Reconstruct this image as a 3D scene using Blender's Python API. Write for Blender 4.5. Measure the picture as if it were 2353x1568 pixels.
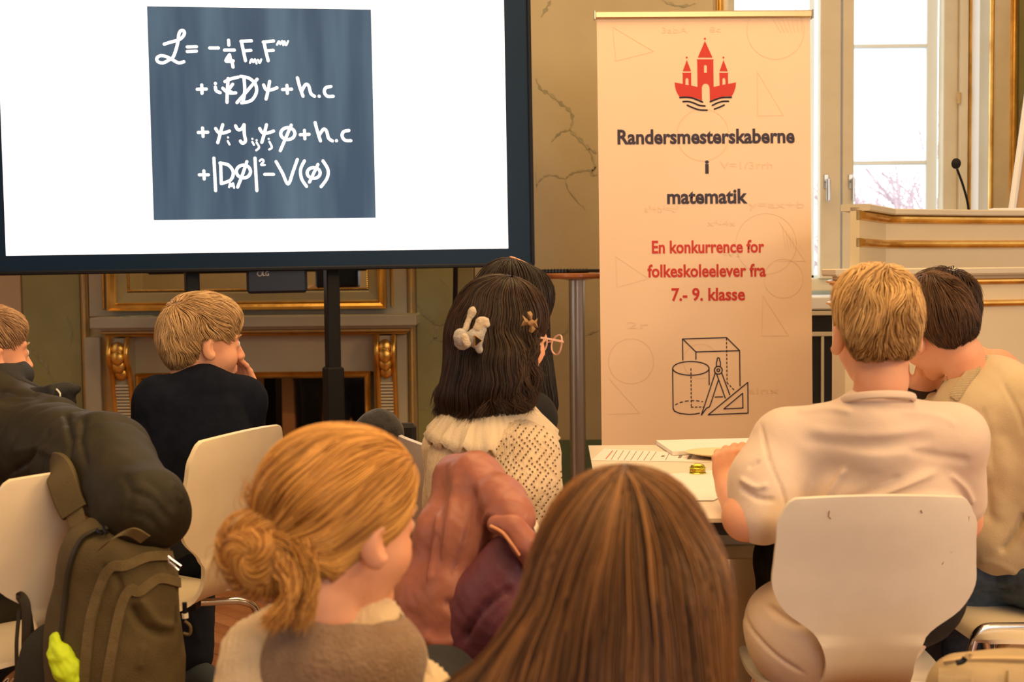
import bpy, math, random
import numpy as np
from mathutils import Matrix, Vector, Quaternion
random.seed(3); RNG = np.random.default_rng(5)
PI = math.pi
for o in list(bpy.data.objects): bpy.data.objects.remove(o)
SC = bpy.context.scene; COL = SC.collection

# ------------------------------------------------------------------ camera, light, exposure
FPX = 3000.0; EYE = 1.20; PITCH = math.atan(159/3000.0); ROLL = -0.0100
def Rx(a): return np.array([[1,0,0],[0,math.cos(a),-math.sin(a)],[0,math.sin(a),math.cos(a)]])
def Ry(a): return np.array([[math.cos(a),0,math.sin(a)],[0,1,0],[-math.sin(a),0,math.cos(a)]])
def Rz(a): return np.array([[math.cos(a),-math.sin(a),0],[math.sin(a),math.cos(a),0],[0,0,1]])
CR = Rx(PI/2-PITCH) @ Rz(ROLL); CP = np.array([0,0,EYE])
cam_d = bpy.data.cameras.new('camera'); cam = bpy.data.objects.new('camera', cam_d); COL.objects.link(cam)
M4 = np.eye(4); M4[:3,:3] = CR; M4[:3,3] = CP
cam.matrix_world = Matrix(M4.tolist())
cam_d.sensor_width = 36; cam_d.lens = 36*FPX/2353; cam_d.clip_start = .05
cam_d.dof.use_dof = True; cam_d.dof.focus_distance = 3.6; cam_d.dof.aperture_fstop = 5.6
SC.camera = cam
def W(x, y, D):
    d = CR @ np.array([(x-1176.5)/FPX, -(y-784)/FPX, -1.0]); return CP + d*(D/d[1])
def proj(v):
    q = (np.asarray(v)-CP) @ CR
    return 1176.5+FPX*q[...,0]/-q[...,2], 784-FPX*q[...,1]/-q[...,2]

SC.view_settings.view_transform = 'Standard'; SC.view_settings.look = 'None'
SC.view_settings.gamma = 1; SC.view_settings.use_curve_mapping = False
SC.view_settings.exposure = 0.0
wd = bpy.data.worlds.new('overcast_sky'); SC.world = wd; wd.use_nodes = True
wd.node_tree.nodes['Background'].inputs[0].default_value = (.86, .94, 1, 1)
wd.node_tree.nodes['Background'].inputs[1].default_value = 2.8
def area(name, loc, rot, sx, sy, power, col):
    l = bpy.data.lights.new(name, 'AREA'); l.shape = 'RECTANGLE'; l.size = sx; l.size_y = sy
    l.energy = power; l.color = col
    o = bpy.data.objects.new(name, l); COL.objects.link(o); o.location = loc; o.rotation_euler = rot; return o
WARM = (1, .63, .28)
area('ceiling_lamps_front', (.3, 4.2, 3.75), (0, 0, 0), 3.2, 1.2, 78, WARM)
area('ceiling_lamps_middle', (-.2, 1.2, 3.75), (0, 0, 0), 3.5, 1.5, 88, WARM)
area('ceiling_lamps_rear', (1.6, -1.6, 3.75), (0, 0, 0), 2.6, 1.5, 74, WARM)
area('rear_window_daylight', (2.2, -3.8, 1.9), (PI/2, 0, 0), 2.6, 2.4, 76, (.84, .92, 1))
area('wall_lamps_right', (3.7, .4, 2.6), (0, math.radians(70), math.radians(8)), .8, 2.4, 95, WARM)
area('left_window_daylight', (-4.35, 2.2, 2.1), (0, -PI/2, 0), 2.2, 3.0, 16, (.85, .92, 1))
area('right_window_daylight', (3.9, 3.0, 2.1), (0, PI/2, 0), 2.2, 2.6, 14, (.85, .92, 1))

# ------------------------------------------------------------------ materials
MATS = {}
def mat(name, col, rough=.5, metal=0, col2=None, nscale=8, bump=0, bscale=60, spec=.5, emis=0, sss=0, trans=0,
        tint=False, stretch=(1,1,1), bstretch=None, coat=0, detail=4, contrast=(.35,.65), sheen=0, wave=None, ior=1.45):
    if name in MATS: return MATS[name]
    m = bpy.data.materials.new(name); m.use_nodes = True; nt = m.node_tree; N = nt.nodes; L = nt.links
    b = N['Principled BSDF']
    b.inputs['Base Color'].default_value = (*col, 1); b.inputs['Roughness'].default_value = rough
    b.inputs['Metallic'].default_value = metal; b.inputs['Specular IOR Level'].default_value = spec
    b.inputs['IOR'].default_value = ior
    if coat: b.inputs['Coat Weight'].default_value = coat; b.inputs['Coat Roughness'].default_value = .15
    if sheen: b.inputs['Sheen Weight'].default_value = sheen; b.inputs['Sheen Roughness'].default_value = .4
    if sss:
        b.inputs['Subsurface Weight'].default_value = sss; b.inputs['Subsurface Radius'].default_value = (.012,.005,.003)
        b.inputs['Subsurface Scale'].default_value = 1
    if trans: b.inputs['Transmission Weight'].default_value = trans
    if emis:
        b.inputs['Emission Color'].default_value = (*col, 1); b.inputs['Emission Strength'].default_value = emis
    tc = N.new('ShaderNodeTexCoord')
    if col2 is not None:
        if tint:
            at = N.new('ShaderNodeAttribute'); at.attribute_name = 'tint'; fac = at.outputs['Fac']
        else:
            mp = N.new('ShaderNodeMapping'); mp.inputs['Scale'].default_value = stretch
            L.new(tc.outputs['Object'], mp.inputs[0])
            nz = N.new('ShaderNodeTexNoise'); nz.inputs['Scale'].default_value = nscale; nz.inputs['Detail'].default_value = detail
            L.new(mp.outputs[0], nz.inputs['Vector'])
            rr = N.new('ShaderNodeMapRange'); rr.inputs[1].default_value = contrast[0]; rr.inputs[2].default_value = contrast[1]
            L.new(nz.outputs['Fac'], rr.inputs[0]); fac = rr.outputs[0]
        mx = N.new('ShaderNodeMix'); mx.data_type = 'RGBA'
        mx.inputs[6].default_value = (*col, 1); mx.inputs[7].default_value = (*col2, 1)
        L.new(fac, mx.inputs[0]); L.new(mx.outputs[2], b.inputs['Base Color'])
        if emis: L.new(mx.outputs[2], b.inputs['Emission Color'])
    if bump:
        mp = N.new('ShaderNodeMapping'); mp.inputs['Scale'].default_value = bstretch or (1,1,1)
        L.new(tc.outputs['Object'], mp.inputs[0])
        if wave:
            nz = N.new('ShaderNodeTexWave'); nz.wave_type = 'BANDS'; nz.bands_direction = wave
            nz.inputs['Scale'].default_value = bscale; nz.inputs['Distortion'].default_value = .6
        else:
            nz = N.new('ShaderNodeTexNoise'); nz.inputs['Scale'].default_value = bscale; nz.inputs['Detail'].default_value = 5
        L.new(mp.outputs[0], nz.inputs['Vector'])
        bp = N.new('ShaderNodeBump'); bp.inputs['Strength'].default_value = bump; bp.inputs['Distance'].default_value = .01
        L.new(nz.outputs['Fac' if 'Fac' in nz.outputs else 0], bp.inputs['Height']); L.new(bp.outputs[0], b.inputs['Normal'])
    MATS[name] = m; return m
GOLD = mat('gilding', (.92,.58,.15), .30, .85, (.66,.36,.07), 9, .15, 40)
OLDGOLD = mat('worn_gilding', (.62,.40,.13), .42, .55, (.48,.36,.18), 14, .2, 50)
CREAM = mat('cream_paint', (.70,.64,.49), .45, 0, (.64,.58,.43), 5, .04, 60)
GREYP = mat('grey_cream_paint', (.50,.46,.35), .5, 0, (.44,.41,.31), 4, .04, 60)
WHITEP = mat('white_paint', (.86,.87,.86), .4)
BEIGEM = mat('beige_marbling', (.50,.42,.25), .35, 0, (.42,.34,.19), 2.2, .02, 20, contrast=(.3,.7))
TANM = mat('tan_marbling', (.52,.38,.26), .4, 0, (.46,.34,.22), 2)
GREENM = mat('green_marbling', (.25,.25,.10), .35, 0, (.36,.34,.16), 3.0, .02, 20, contrast=(.3,.72))
OLIVEP = mat('olive_paint', (.26,.22,.09), .5)
TEAL = mat('green_skirting', (.12,.17,.09), .4)
VEIN = mat('marble_vein', (.26,.24,.13), .4, 0, (.38,.33,.2), 30)
BLACKM = mat('black_metal', (.008,.009,.012), .42, 0, spec=.25, bump=.05, bscale=200)
BEZEL = mat('dark_blue_bezel', (.010,.028,.066), .3, 0, spec=.14)
CHROME = mat('chrome', (.72,.72,.72), .14, 1)
STEEL = mat('brushed_steel', (.55,.55,.56), .3, 1, bump=.1, bscale=90, bstretch=(1,1,.05))
CHAIRW = mat('white_laminate', (.78,.73,.66), .38, 0, (.75,.70,.63), 20, coat=.2)
CHAIRY = mat('cream_laminate', (.92,.80,.58), .38, 0, (.89,.77,.55), 20, coat=.2)
MIRROR = mat('mirror_glass', (.80,.80,.78), .015, 1)
DARKMIR = mat('dark_mirror_glass', (.38,.33,.28), .03, 1)
SKIN = mat('skin', (.80,.42,.27), .52, 0, (.75,.36,.22), 14, .06, 220, sss=.12, spec=.35)
SKIND = mat('skin_light', (.86,.45,.28), .52, 0, (.81,.38,.23), 14, .06, 220, sss=.12, spec=.35)

# ------------------------------------------------------------------ object helpers
def setp(o, label=None, cat=None, group=None, kind=None):
    if label: o['label'] = label
    if cat: o['category'] = cat
    if group: o['group'] = group
    if kind: o['kind'] = kind
    return o
def empty(name, label, cat, loc=(0,0,0), rot=(0,0,0), group=None):
    o = bpy.data.objects.new(name, None); COL.objects.link(o); o.location = [float(a) for a in loc]; o.rotation_euler = rot
    o.empty_display_size = .1
    return setp(o, label, cat, group)
def link(name, me, m=None, parent=None, **kw):
    o = bpy.data.objects.new(name, me); COL.objects.link(o)
    if m is not None and not me.materials: me.materials.append(m)
    if parent is not None: o.parent = parent
    return setp(o, **kw)
def mesh(name, v, f, smooth=False, tint=None):
    """v (n,3) array, f list of tuples or (m,4) int array"""
    me = bpy.data.meshes.new(name); v = np.asarray(v, dtype=np.float32)
    if isinstance(f, np.ndarray):
        n, k = f.shape
        me.vertices.add(len(v)); me.vertices.foreach_set('co', v.ravel())
        me.loops.add(n*k); me.loops.foreach_set('vertex_index', f.astype(np.int32).ravel())
        me.polygons.add(n); me.polygons.foreach_set('loop_start', np.arange(0, n*k, k, dtype=np.int32))
        me.polygons.foreach_set('loop_total', np.full(n, k, dtype=np.int32))
        me.update(calc_edges=True); me.validate()
    else:
        me.from_pydata(v.tolist(), [], f); me.update()
    if smooth: me.polygons.foreach_set('use_smooth', np.ones(len(me.polygons), dtype=bool))
    if tint is not None:
        a = me.attributes.new('tint', 'FLOAT', 'POINT'); a.data.foreach_set('value', np.asarray(tint, dtype=np.float32))
    return me
class B:
    """collects simple shapes into one mesh"""
    def __init__(s): s.v = []; s.f = []; s.sm = False
    def add(s, v, f):
        n = len(s.v); s.v += [tuple(float(c) for c in p) for p in v]; s.f += [tuple(i+n for i in q) for q in f]; return s
    def cube(s, lo, hi, bev=.0, R=None, at=(0,0,0)):
        lo = np.array(lo, float); hi = np.array(hi, float); lo, hi = np.minimum(lo,hi), np.maximum(lo,hi)
        c = (lo+hi)/2; h = (hi-lo)/2; bev = min(bev, h.min()*.9)
        P = []; F = []
        if bev <= 0:
            P = [c+h*np.array([i,j,k]) for i in (-1,1) for j in (-1,1) for k in (-1,1)]
            F = [(0,1,3,2),(4,6,7,5),(0,4,5,1),(2,3,7,6),(0,2,6,4),(1,5,7,3)]
        else:
            idx = {}
            for i in (-1,1):
                for j in (-1,1):
                    for k in (-1,1):
                        for ax in range(3):
                            sg = np.array([i,j,k], float); o = h-bev; o[ax] = h[ax]
                            idx[(i,j,k,ax)] = len(P); P.append(c+sg*o)
            for ax in range(3):
                a1, a2 = (ax+1)%3, (ax+2)%3
                for sgn in (-1,1):
                    q = []
                    for (u, w) in ((-1,-1),(1,-1),(1,1),(-1,1)):
                        t = [0,0,0]; t[ax] = sgn; t[a1] = u; t[a2] = w; q.append(idx[(*t, ax)])
                    F.append(tuple(q if sgn > 0 else q[::-1]))
                for u in (-1,1):
                    for w in (-1,1):
                        t = [0,0,0]; t[a1] = u; t[a2] = w; q = []
                        for sg, aa in ((-1,a1),(-1,a2),(1,a2),(1,a1)):
                            t2 = list(t); t2[ax] = sg; q.append(idx[(*t2, aa)])
                        F.append(tuple(q if u*w < 0 else q[::-1]))
            for i in (-1,1):
                for j in (-1,1):
                    for k in (-1,1):
                        q = [idx[(i,j,k,a)] for a in range(3)]
                        F.append(tuple(q if i*j*k > 0 else q[::-1]))
        if R is not None: P = [np.asarray(R) @ p for p in P]
        return s.add([p+np.array(at) for p in P], F)
    def tube(s, pts, r, n=10, cap=True, flat=None):
        pts = [np.array(p, float) for p in pts]; k = len(pts); rs = r if hasattr(r, '__len__') else [r]*k
        T = []
        for i in range(k):
            t = pts[min(i+1,k-1)]-pts[max(i-1,0)]; T.append(t/(np.linalg.norm(t)+1e-9))
        u = np.cross(T[0], [0,0,1.0]); 
        if np.linalg.norm(u) < .1: u = np.cross(T[0], [0,1.0,0])
        u /= np.linalg.norm(u); P = []; F = []
        for i in range(k):
            u = u-T[i]*(u@T[i]); u /= np.linalg.norm(u); w = np.cross(T[i], u)
            for j in range(n):
                a = 2*PI*j/n; fl = flat or (1,1)
                P.append(pts[i]+rs[i]*(u*math.cos(a)*fl[0]+w*math.sin(a)*fl[1]))
        for i in range(k-1):
            for j in range(n):
                F.append((i*n+j, i*n+(j+1)%n, (i+1)*n+(j+1)%n, (i+1)*n+j))
        if cap: F.append(tuple(range(n))[::-1]); F.append(tuple((k-1)*n+j for j in range(n)))
        return s.add(P, F)
    def lathe(s, prof, n=24, at=(0,0,0), R=None, sc=(1,1)):
        P = []; F = []; k = len(prof)
        for (r, z) in prof:
            for j in range(n):
                a = 2*PI*j/n; p = np.array([r*math.cos(a)*sc[0], r*math.sin(a)*sc[1], z])
                P.append((R @ p if R is not None else p)+np.array(at))
        for i in range(k-1):
            for j in range(n): F.append((i*n+j, i*n+(j+1)%n, (i+1)*n+(j+1)%n, (i+1)*n+j))
        F.append(tuple(range(n))[::-1]); F.append(tuple((k-1)*n+j for j in range(n)))
        return s.add(P, F)
    def prism(s, poly, fn0, fn1):
        """poly 2-D outline; fn0/fn1 map it to the two faces"""
        n = len(poly); P = [fn0(*p) for p in poly]+[fn1(*p) for p in poly]
        F = [tuple(range(n)), tuple(range(2*n-1, n-1, -1))]+[(i, i+n, (i+1)%n+n, (i+1)%n) for i in range(n)]
        return s.add(P, F)
    def sweep(s, path, prof):
        """rectangular frame moulding: path of 3-D points (closed list of (p, outdir)), prof list of (out, forward -Y)"""
        n = len(path); k = len(prof); P = []; F = []
        for p, o in path:
            for (a, d) in prof: P.append(np.array(p, float)+np.array(o, float)*a+np.array([0,-d,0]))
        for i in range(n-1):
            for j in range(k-1): F.append((i*k+j, i*k+j+1, (i+1)*k+j+1, (i+1)*k+j))
        return s.add(P, F)
    def mesh(s, name, smooth=False):
        me = mesh(name, np.array(s.v), s.f, False)
        if smooth:
            me.polygons.foreach_set('use_smooth', np.ones(len(me.polygons), dtype=bool))
            try: me.set_sharp_from_angle(angle=smooth if not isinstance(smooth, bool) else .7)
            except Exception: pass
        return me
    def obj(s, name, m, parent=None, smooth=False, shift=None, **kw):
        if shift is not None: s.v = [tuple(np.array(p)-shift) for p in s.v]
        return link(name, s.mesh(name, smooth), m, parent, **kw)
def catmull(pts, n=6, closed=False):
    p = [np.array(q, float) for q in pts]
    if len(p) < 3: return p
    out = []; m = len(p)
    rng = range(m) if closed else range(m-1)
    for i in rng:
        if closed: a, b, c, d = p[(i-1)%m], p[i], p[(i+1)%m], p[(i+2)%m]
        else: a, b, c, d = p[max(i-1,0)], p[i], p[i+1], p[min(i+2,m-1)]
        for j in range(n):
            t = j/n; out.append(.5*((2*b)+(-a+c)*t+(2*a-5*b+4*c-d)*t*t+(-a+3*b-3*c+d)*t**3))
    out.append(p[0] if closed else p[-1]); return out

# ------------------------------------------------------------------ distance-field modelling (bodies, clothes, hair)
def rot_from(right, up):
    r = np.array(right, float); r /= np.linalg.norm(r); u = np.array(up, float); u -= r*(u@r); u /= np.linalg.norm(u)
    return np.array([r, np.cross(u, r), u]).T          # columns right, forward, up
class F:
    def __init__(s): s.p = []
    def cap(s, a, b, ra, rb=None, k=.02, op=1, flat=None):
        s.p.append(('c', np.array(a, float), np.array(b, float), ra, ra if rb is None else rb, k, op, flat)); return s
    def chain(s, pts, rs, k=.02, op=1, flat=None):
        for i in range(len(pts)-1): s.cap(pts[i], pts[i+1], rs[i], rs[i+1], k, op, flat)
        return s
    def ell(s, c, r, R=None, k=.02, op=1):
        r = np.array([r]*3 if not hasattr(r, '__len__') else r, float)
        s.p.append(('e', np.array(c, float), r, np.eye(3) if R is None else np.array(R), None, k, op, None)); return s
    def xf(s, R, t, sc=1.0):
        out = F()
        for q in s.p:
            if q[0] == 'c':
                fl = None if q[7] is None else (R @ q[7][0], q[7][1])
                out.p.append(('c', R@(q[1]*sc)+t, R@(q[2]*sc)+t, q[3]*sc, q[4]*sc, q[5]*sc, q[6], fl))
            else: out.p.append(('e', R@(q[1]*sc)+t, q[2]*sc, R@q[3], None, q[5]*sc, q[6], None))
        return out
    def __add__(s, o): r = F(); r.p = s.p+o.p; return r
    @staticmethod
    def prim(q, p):
        if q[0] == 'c':
            a, b, ra, rb = q[1:5]
            if q[7] is not None:
                n, f = q[7]; st = lambda v: v+((v-a)@n)[..., None]*n*(f-1)
                p = st(p); b = b+((b-a)@n)*n*(f-1)
            ba = b-a; pa = p-a; t = np.clip((pa@ba)/(ba@ba+1e-12), 0, 1)
            return np.linalg.norm(pa-t[..., None]*ba, axis=-1)-(ra+(rb-ra)*t)
        l = (p-q[1]) @ q[3]; k0 = np.linalg.norm(l/q[2], axis=-1); k1 = np.linalg.norm(l/q[2]**2, axis=-1)+1e-9
        return k0*(k0-1)/k1
    @staticmethod
    def comb(D, d, k, op):
        if op < 0:
            d = -d; h = np.maximum(k-np.abs(D-d), 0)/k; return np.maximum(D, d)+h*h*k/4
        h = np.maximum(k-np.abs(D-d), 0)/k; return np.minimum(D, d)-h*h*k/4
    def ev(s, p):
        D = np.full(p.shape[:-1], 1.0)
        for q in s.p: D = s.comb(D, s.prim(q, p), q[5], q[6])
        return D
    def grad(s, p, e=.001):
        d0 = s.ev(p); g = np.stack([s.ev(p+np.array(v)*e)-d0 for v in ((1,0,0),(0,1,0),(0,0,1))], -1)
        return d0, g/(np.linalg.norm(g, axis=-1, keepdims=True)+1e-12)
    def bb(s, q):
        if q[0] == 'c':
            r = max(q[3], q[4]); return np.minimum(q[1], q[2])-r, np.maximum(q[1], q[2])+r
        h = np.sqrt(((q[3]*q[2])**2).sum(1)); return q[1]-h, q[1]+h
    def surf(s, res):
        bbs = [s.bb(q) for q in s.p]; pos = [b for b, q in zip(bbs, s.p) if q[6] > 0]
        lo = np.min([b[0] for b in pos], 0)-.02; hi = np.max([b[1] for b in pos], 0)+.02
        n = np.ceil((hi-lo)/res).astype(int)+1
        D = np.full(n, 1.0, dtype=np.float32); ax = [lo[i]+res*np.arange(n[i]) for i in range(3)]
        for q, (a, b) in zip(s.p, bbs):
            m = q[5]+3*res
            i0 = np.clip(np.floor((a-m-lo)/res).astype(int), 0, n-1); i1 = np.clip(np.ceil((b+m-lo)/res).astype(int)+1, 1, n)
            if (i1 <= i0).any(): continue
            sl = tuple(slice(i0[j], i1[j]) for j in range(3))
            P = np.stack(np.meshgrid(*[ax[j][sl[j]] for j in range(3)], indexing='ij'), -1)
            D[sl] = s.comb(D[sl], s.prim(q, P), q[5], q[6])
        I = D < 0
        c = np.zeros(np.array(I.shape)-1, dtype=np.int8)
        for i in (0,1):
            for j in (0,1):
                for k in (0,1):
                    c += I[i:I.shape[0]-1+i, j:I.shape[1]-1+j, k:I.shape[2]-1+k]
        act = np.argwhere((c > 0) & (c < 8)); idm = np.full(c.shape, -1, dtype=np.int32); idm[tuple(act.T)] = np.arange(len(act))
        acc = np.zeros((len(act), 3)); cnt = np.zeros(len(act))
        cor = {(i,j,k): D[act[:,0]+i, act[:,1]+j, act[:,2]+k] for i in (0,1) for j in (0,1) for k in (0,1)}
        for a in cor:
            for x in range(3):
                if a[x] == 0:
                    b = list(a); b[x] = 1; b = tuple(b); da, db = cor[a], cor[b]; m = (da < 0) != (db < 0)
                    t = np.where(m, da/(da-db+1e-12), 0); pt = np.tile(np.array(a, float), (len(act), 1)); pt[:, x] += t
                    acc[m] += pt[m]; cnt[m] += 1
        V = lo+res*(act+acc/cnt[:, None]); Q = []
        for x in range(3):
            a = [slice(None)]*3; b = [slice(None)]*3; a[x] = slice(0, -1); b[x] = slice(1, None)
            A = I[tuple(a)]; Bq = I[tuple(b)]
            for flip, m in ((False, A & ~Bq), (True, ~A & Bq)):
                e = np.argwhere(m); y, z = (x+1)%3, (x+2)%3
                e = e[(e[:, y] > 0) & (e[:, z] > 0) & (e[:, y] < I.shape[y]-1) & (e[:, z] < I.shape[z]-1)]
                def g(dy, dz):
                    t = e.copy(); t[:, y] += dy; t[:, z] += dz; return idm[t[:,0], t[:,1], t[:,2]]
                q = np.stack([g(-1,-1), g(0,-1), g(0,0), g(-1,0)], 1)
                Q.append(q[:, ::-1] if flip else q)
        Q = np.concatenate(Q); Q = Q[(Q >= 0).all(1)]
        d, gr = s.grad(V); V = V-gr*np.clip(d, -res, res)[:, None]
        return V, Q, gr
def wob(p, f, s=0.0):
    x, y, z = p[...,0]*f+s, p[...,1]*f+1.7*s, p[...,2]*f-s
    return (np.sin(x+1.3*np.sin(y*.9))*np.sin(y+1.1*np.sin(z*.8)+.5)*np.sin(z+1.2*np.sin(x*.7)+1.1)
            +.5*np.sin(2.1*x+y)*np.sin(1.9*y-z+.4)*np.sin(2.3*z+x+2))
def folds(V, G, lst, mask=True):
    """lst of (pixel polyline, width px, amplitude m): soft ridges (+) or creases (-) on the camera side"""
    x, y = proj(V); P = np.stack([x, y], -1); D = np.zeros(len(V))
    for line, w, a in lst:
        pts = np.array(catmull([np.array(q) for q in line], 5)); dm = np.full(len(V), 1e9); T = np.zeros(len(V)); n = len(pts)-1
        for i in range(n):
            A, Bp = pts[i], pts[i+1]; ba = Bp-A; t = np.clip(((P-A)@ba)/(ba@ba+1e-9), 0, 1)
            d = np.linalg.norm(P-A-t[:, None]*ba, axis=1); u = d < dm; dm[u] = d[u]; T[u] = ((i+t)/n)[u]
        D += a*np.exp(-(dm/w)**2)*np.clip(np.minimum(T, 1-T)*6+.15, 0, 1)
    vd = V-CP; vd /= np.linalg.norm(vd, axis=1, keepdims=True); f = np.clip(-(vd*G).sum(1)*4+.6, 0, 1)
    return V+G*(D*f)[:, None]
def fobj(name, fld, res, m, parent, L, fl=None, wr=None, fn=None, **kw):
    V, Q, G = fld.surf(res)
    if wr:
        for f, a in wr: V = V+G*(a*wob(V, f, f*.1))[:, None]
    if fl: V = folds(V, G, fl)
    if fn: V = fn(V, G)
    return link(name, mesh(name, V-L, Q, True), m, parent, **kw)

# ------------------------------------------------------------------ head, hands, hair
def head_frame(px, py, D, yaw, pitch=0, roll=0, sc=1.0):
    """yaw: degrees the face turns to the right of straight away from the camera; pitch down; roll to the right"""
    R = Rz(-math.radians(yaw)) @ Rx(-math.radians(pitch)) @ Ry(math.radians(roll))
    return R, W(px, py, D), sc
def head_field(ears=True):
    f = F()
    f.ell((0,-.014,.043), (.072,.092,.078), k=.01)
    f.ell((0,.03,.01), (.061,.058,.082), k=.03)
    f.ell((0,.03,-.05), (.052,.052,.052), k=.03)
    f.ell((0,.072,-.090), (.022,.018,.018), k=.03)
    for s in (-1,1):
        f.ell((s*.036,.055,-.022), (.026,.026,.026), k=.025)
        f.cap((s*.012,.086,.036), (s*.045,.072,.036), .009, .007, k=.012)
        f.ell((s*.031,.094,.016), (.015,.012,.010), k=.010, op=-1)
        f.ell((s*.031,.073,.015), .0165, k=.004)
    f.cap((0,.088,.022), (0,.108,-.018), .007, .010, k=.012)
    for s in (-1,1): f.ell((s*.010,.100,-.021), .008, k=.008)
    f.cap((-.019,.086,-.047), (.019,.086,-.047), .006, k=.008); f.cap((-.016,.086,-.058), (.016,.086,-.058), .007, k=.008)
    if ears:
        for s in (-1,1):
            R = Rz(s*math.radians(-28)) @ Rx(math.radians(12))
            f.ell((s*.079,-.006,.003), (.0085,.019,.031), R, k=.008)
            f.ell((s*.0905,.003,.006), (.0105,.0105,.018), R, k=.004, op=-1)
    f.cap((0,-.022,-.03), (0,-.030,-.065), .054, .050, k=.03)
    return f
EYEM = {}
def eyes(T, parent, L):
    R, t, sc = T
    wh = mat('eye_white', (.8,.78,.75), .15); ir = mat('iris', (.10,.09,.07), .1)
    for s in (-1,1):
        b = B(); c = np.array([s*.031,.0795,.015])
        prof = [(0.0001,-.0125)]+[(.0125*math.sin(a), -.0125*math.cos(a)) for a in np.linspace(.25, 2.6, 8)]+[(.0001,.0125)]
        Rl = np.array([[1,0,0],[0,0,1],[0,-1,0]])
        b.lathe(prof, 12, c, Rl); me = b.mesh('eye', True)
        n = len(me.vertices); co = np.array(b.v)
        me.materials.append(wh); me.materials.append(ir)
        for p in me.polygons:
            cc = np.mean([co[i] for i in p.vertices], axis=0)
            if cc[1]-c[1] > .0112: p.material_index = 1
        co = (R @ (co*sc).T).T+t-L
        me.vertices.foreach_set('co', co.astype(np.float32).ravel()); link('eye', me, None, parent)
def brows(T, parent, L, m):
    R, t, sc = T
    for s in (-1,1):
        b = B(); pts = catmull([(s*.013,.0955,.033),(s*.03,.0925,.040),(s*.047,.080,.036)], 5)
        b.tube([R@(p*sc)+t-L for p in pts], [.002*sc+.0012*math.sin(PI*i/(len(pts)-1)) for i in range(len(pts))], 6)
        b.obj('eyebrow', m, parent, True)
def strands(fld, roots, flow, length, steps, w, off, lift=.0, curl=.0, seed=0, nrm_keep=1.0, free=None, stop=None):
    """grow hairs over the surface of fld along flow(p, t)"""
    rng = np.random.default_rng(seed); n = len(roots); p = roots.copy(); P = []; G = []
    off = off if hasattr(off, '__len__') else np.full(n, off)
    Ls = (length if hasattr(length, '__len__') else np.full(n, length))/steps
    d0, g = fld.grad(p); p = p-g*(d0-off*.2)[:, None]
    for i in range(steps+1):
        P.append(p.copy()); G.append(g.copy())
        t = i/steps; d = flow(p, t)
        d = d-g*(d*g).sum(1)[:, None]*nrm_keep; d /= np.linalg.norm(d, axis=1, keepdims=True)+1e-9
        if curl: d = d+curl*np.cross(g, d)*(wob(p, 60, seed+i*.3))[:, None]
        live = 1.0 if stop is None else np.where(stop(p), .0, 1.0)
        p = p+d*(Ls*live)[:, None]
        dd, g = fld.grad(p)
        tgt = off*(.35+.65*min(1, t*4))+lift*t*t
        c = (dd-tgt)
        if free is not None: c = c*(1-free*t)
        p = p-g*c[:, None]
    return np.array(P), np.array(G)
def strand_mesh(P, G, w, tint, taper=2.5):
    S, n, _ = P.shape
    T = np.gradient(P, axis=0); T /= np.linalg.norm(T, axis=-1, keepdims=True)+1e-9
    side = np.cross(T, G); side /= np.linalg.norm(side, axis=-1, keepdims=True)+1e-9
    t = np.linspace(0, 1, S)[:, None, None]; ww = (w if not hasattr(w, '__len__') else w[None, :, None])*(1-.85*t**taper)
    ring = np.stack([P+side*ww, P-side*ww, P+G*ww*.9], 2)          # S,n,3,3
    V = ring.transpose(1,0,2,3).reshape(-1, 3)
    base = (np.arange(n)*S*3)[:, None, None]; i = np.arange(S-1)[None, :, None]*3; j = np.array([0,1,2])[None, None]
    jn = (j+1) % 3
    Q = np.stack([base+i+j, base+i+jn, base+i+3+jn, base+i+3+j], -1).reshape(-1, 4)
    tt = np.repeat(tint, S*3)
    return V, Q, tt
def join(parts):
    V = []; Q = []; T = []; n = 0
    for v, q, t in parts: V.append(v); Q.append(q+n); T.append(t); n += len(v)
    return np.concatenate(V), np.concatenate(Q), np.concatenate(T)
def hairmat(name, dark, light, rough=.42):
    return mat('hair_'+name, dark, rough, 0, light, tint=True, spec=.45)
def dirs(n):
    i = np.arange(n)+.5; ph = np.arccos(1-2*i/n); th = PI*(1+5**.5)*i
    return np.stack([np.cos(th)*np.sin(ph), np.sin(th)*np.sin(ph), np.cos(ph)], -1)
def scalp(fld, n, c=(0,-.012,.035), keep=None, R0=.13, it=7):
    p = np.array(c)+dirs(n)*R0
    for _ in range(it): d, g = fld.grad(p); p = p-g*d[:, None]
    if keep is not None: p = p[keep(p)]
    return p
def put(T, V): R, t, sc = T; return (R @ (V*sc).T).T+t
def hair_obj(T, L, parts, m, parent, **kw):
    V, Q, tt = join(parts); return link('hair', mesh('hair', put(T, V)-L, Q, True, tint=tt), m, parent, **kw)
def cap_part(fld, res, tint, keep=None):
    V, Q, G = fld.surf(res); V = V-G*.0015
    return V, Q, np.full(len(V), tint)+.0*V[:,0]
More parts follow.
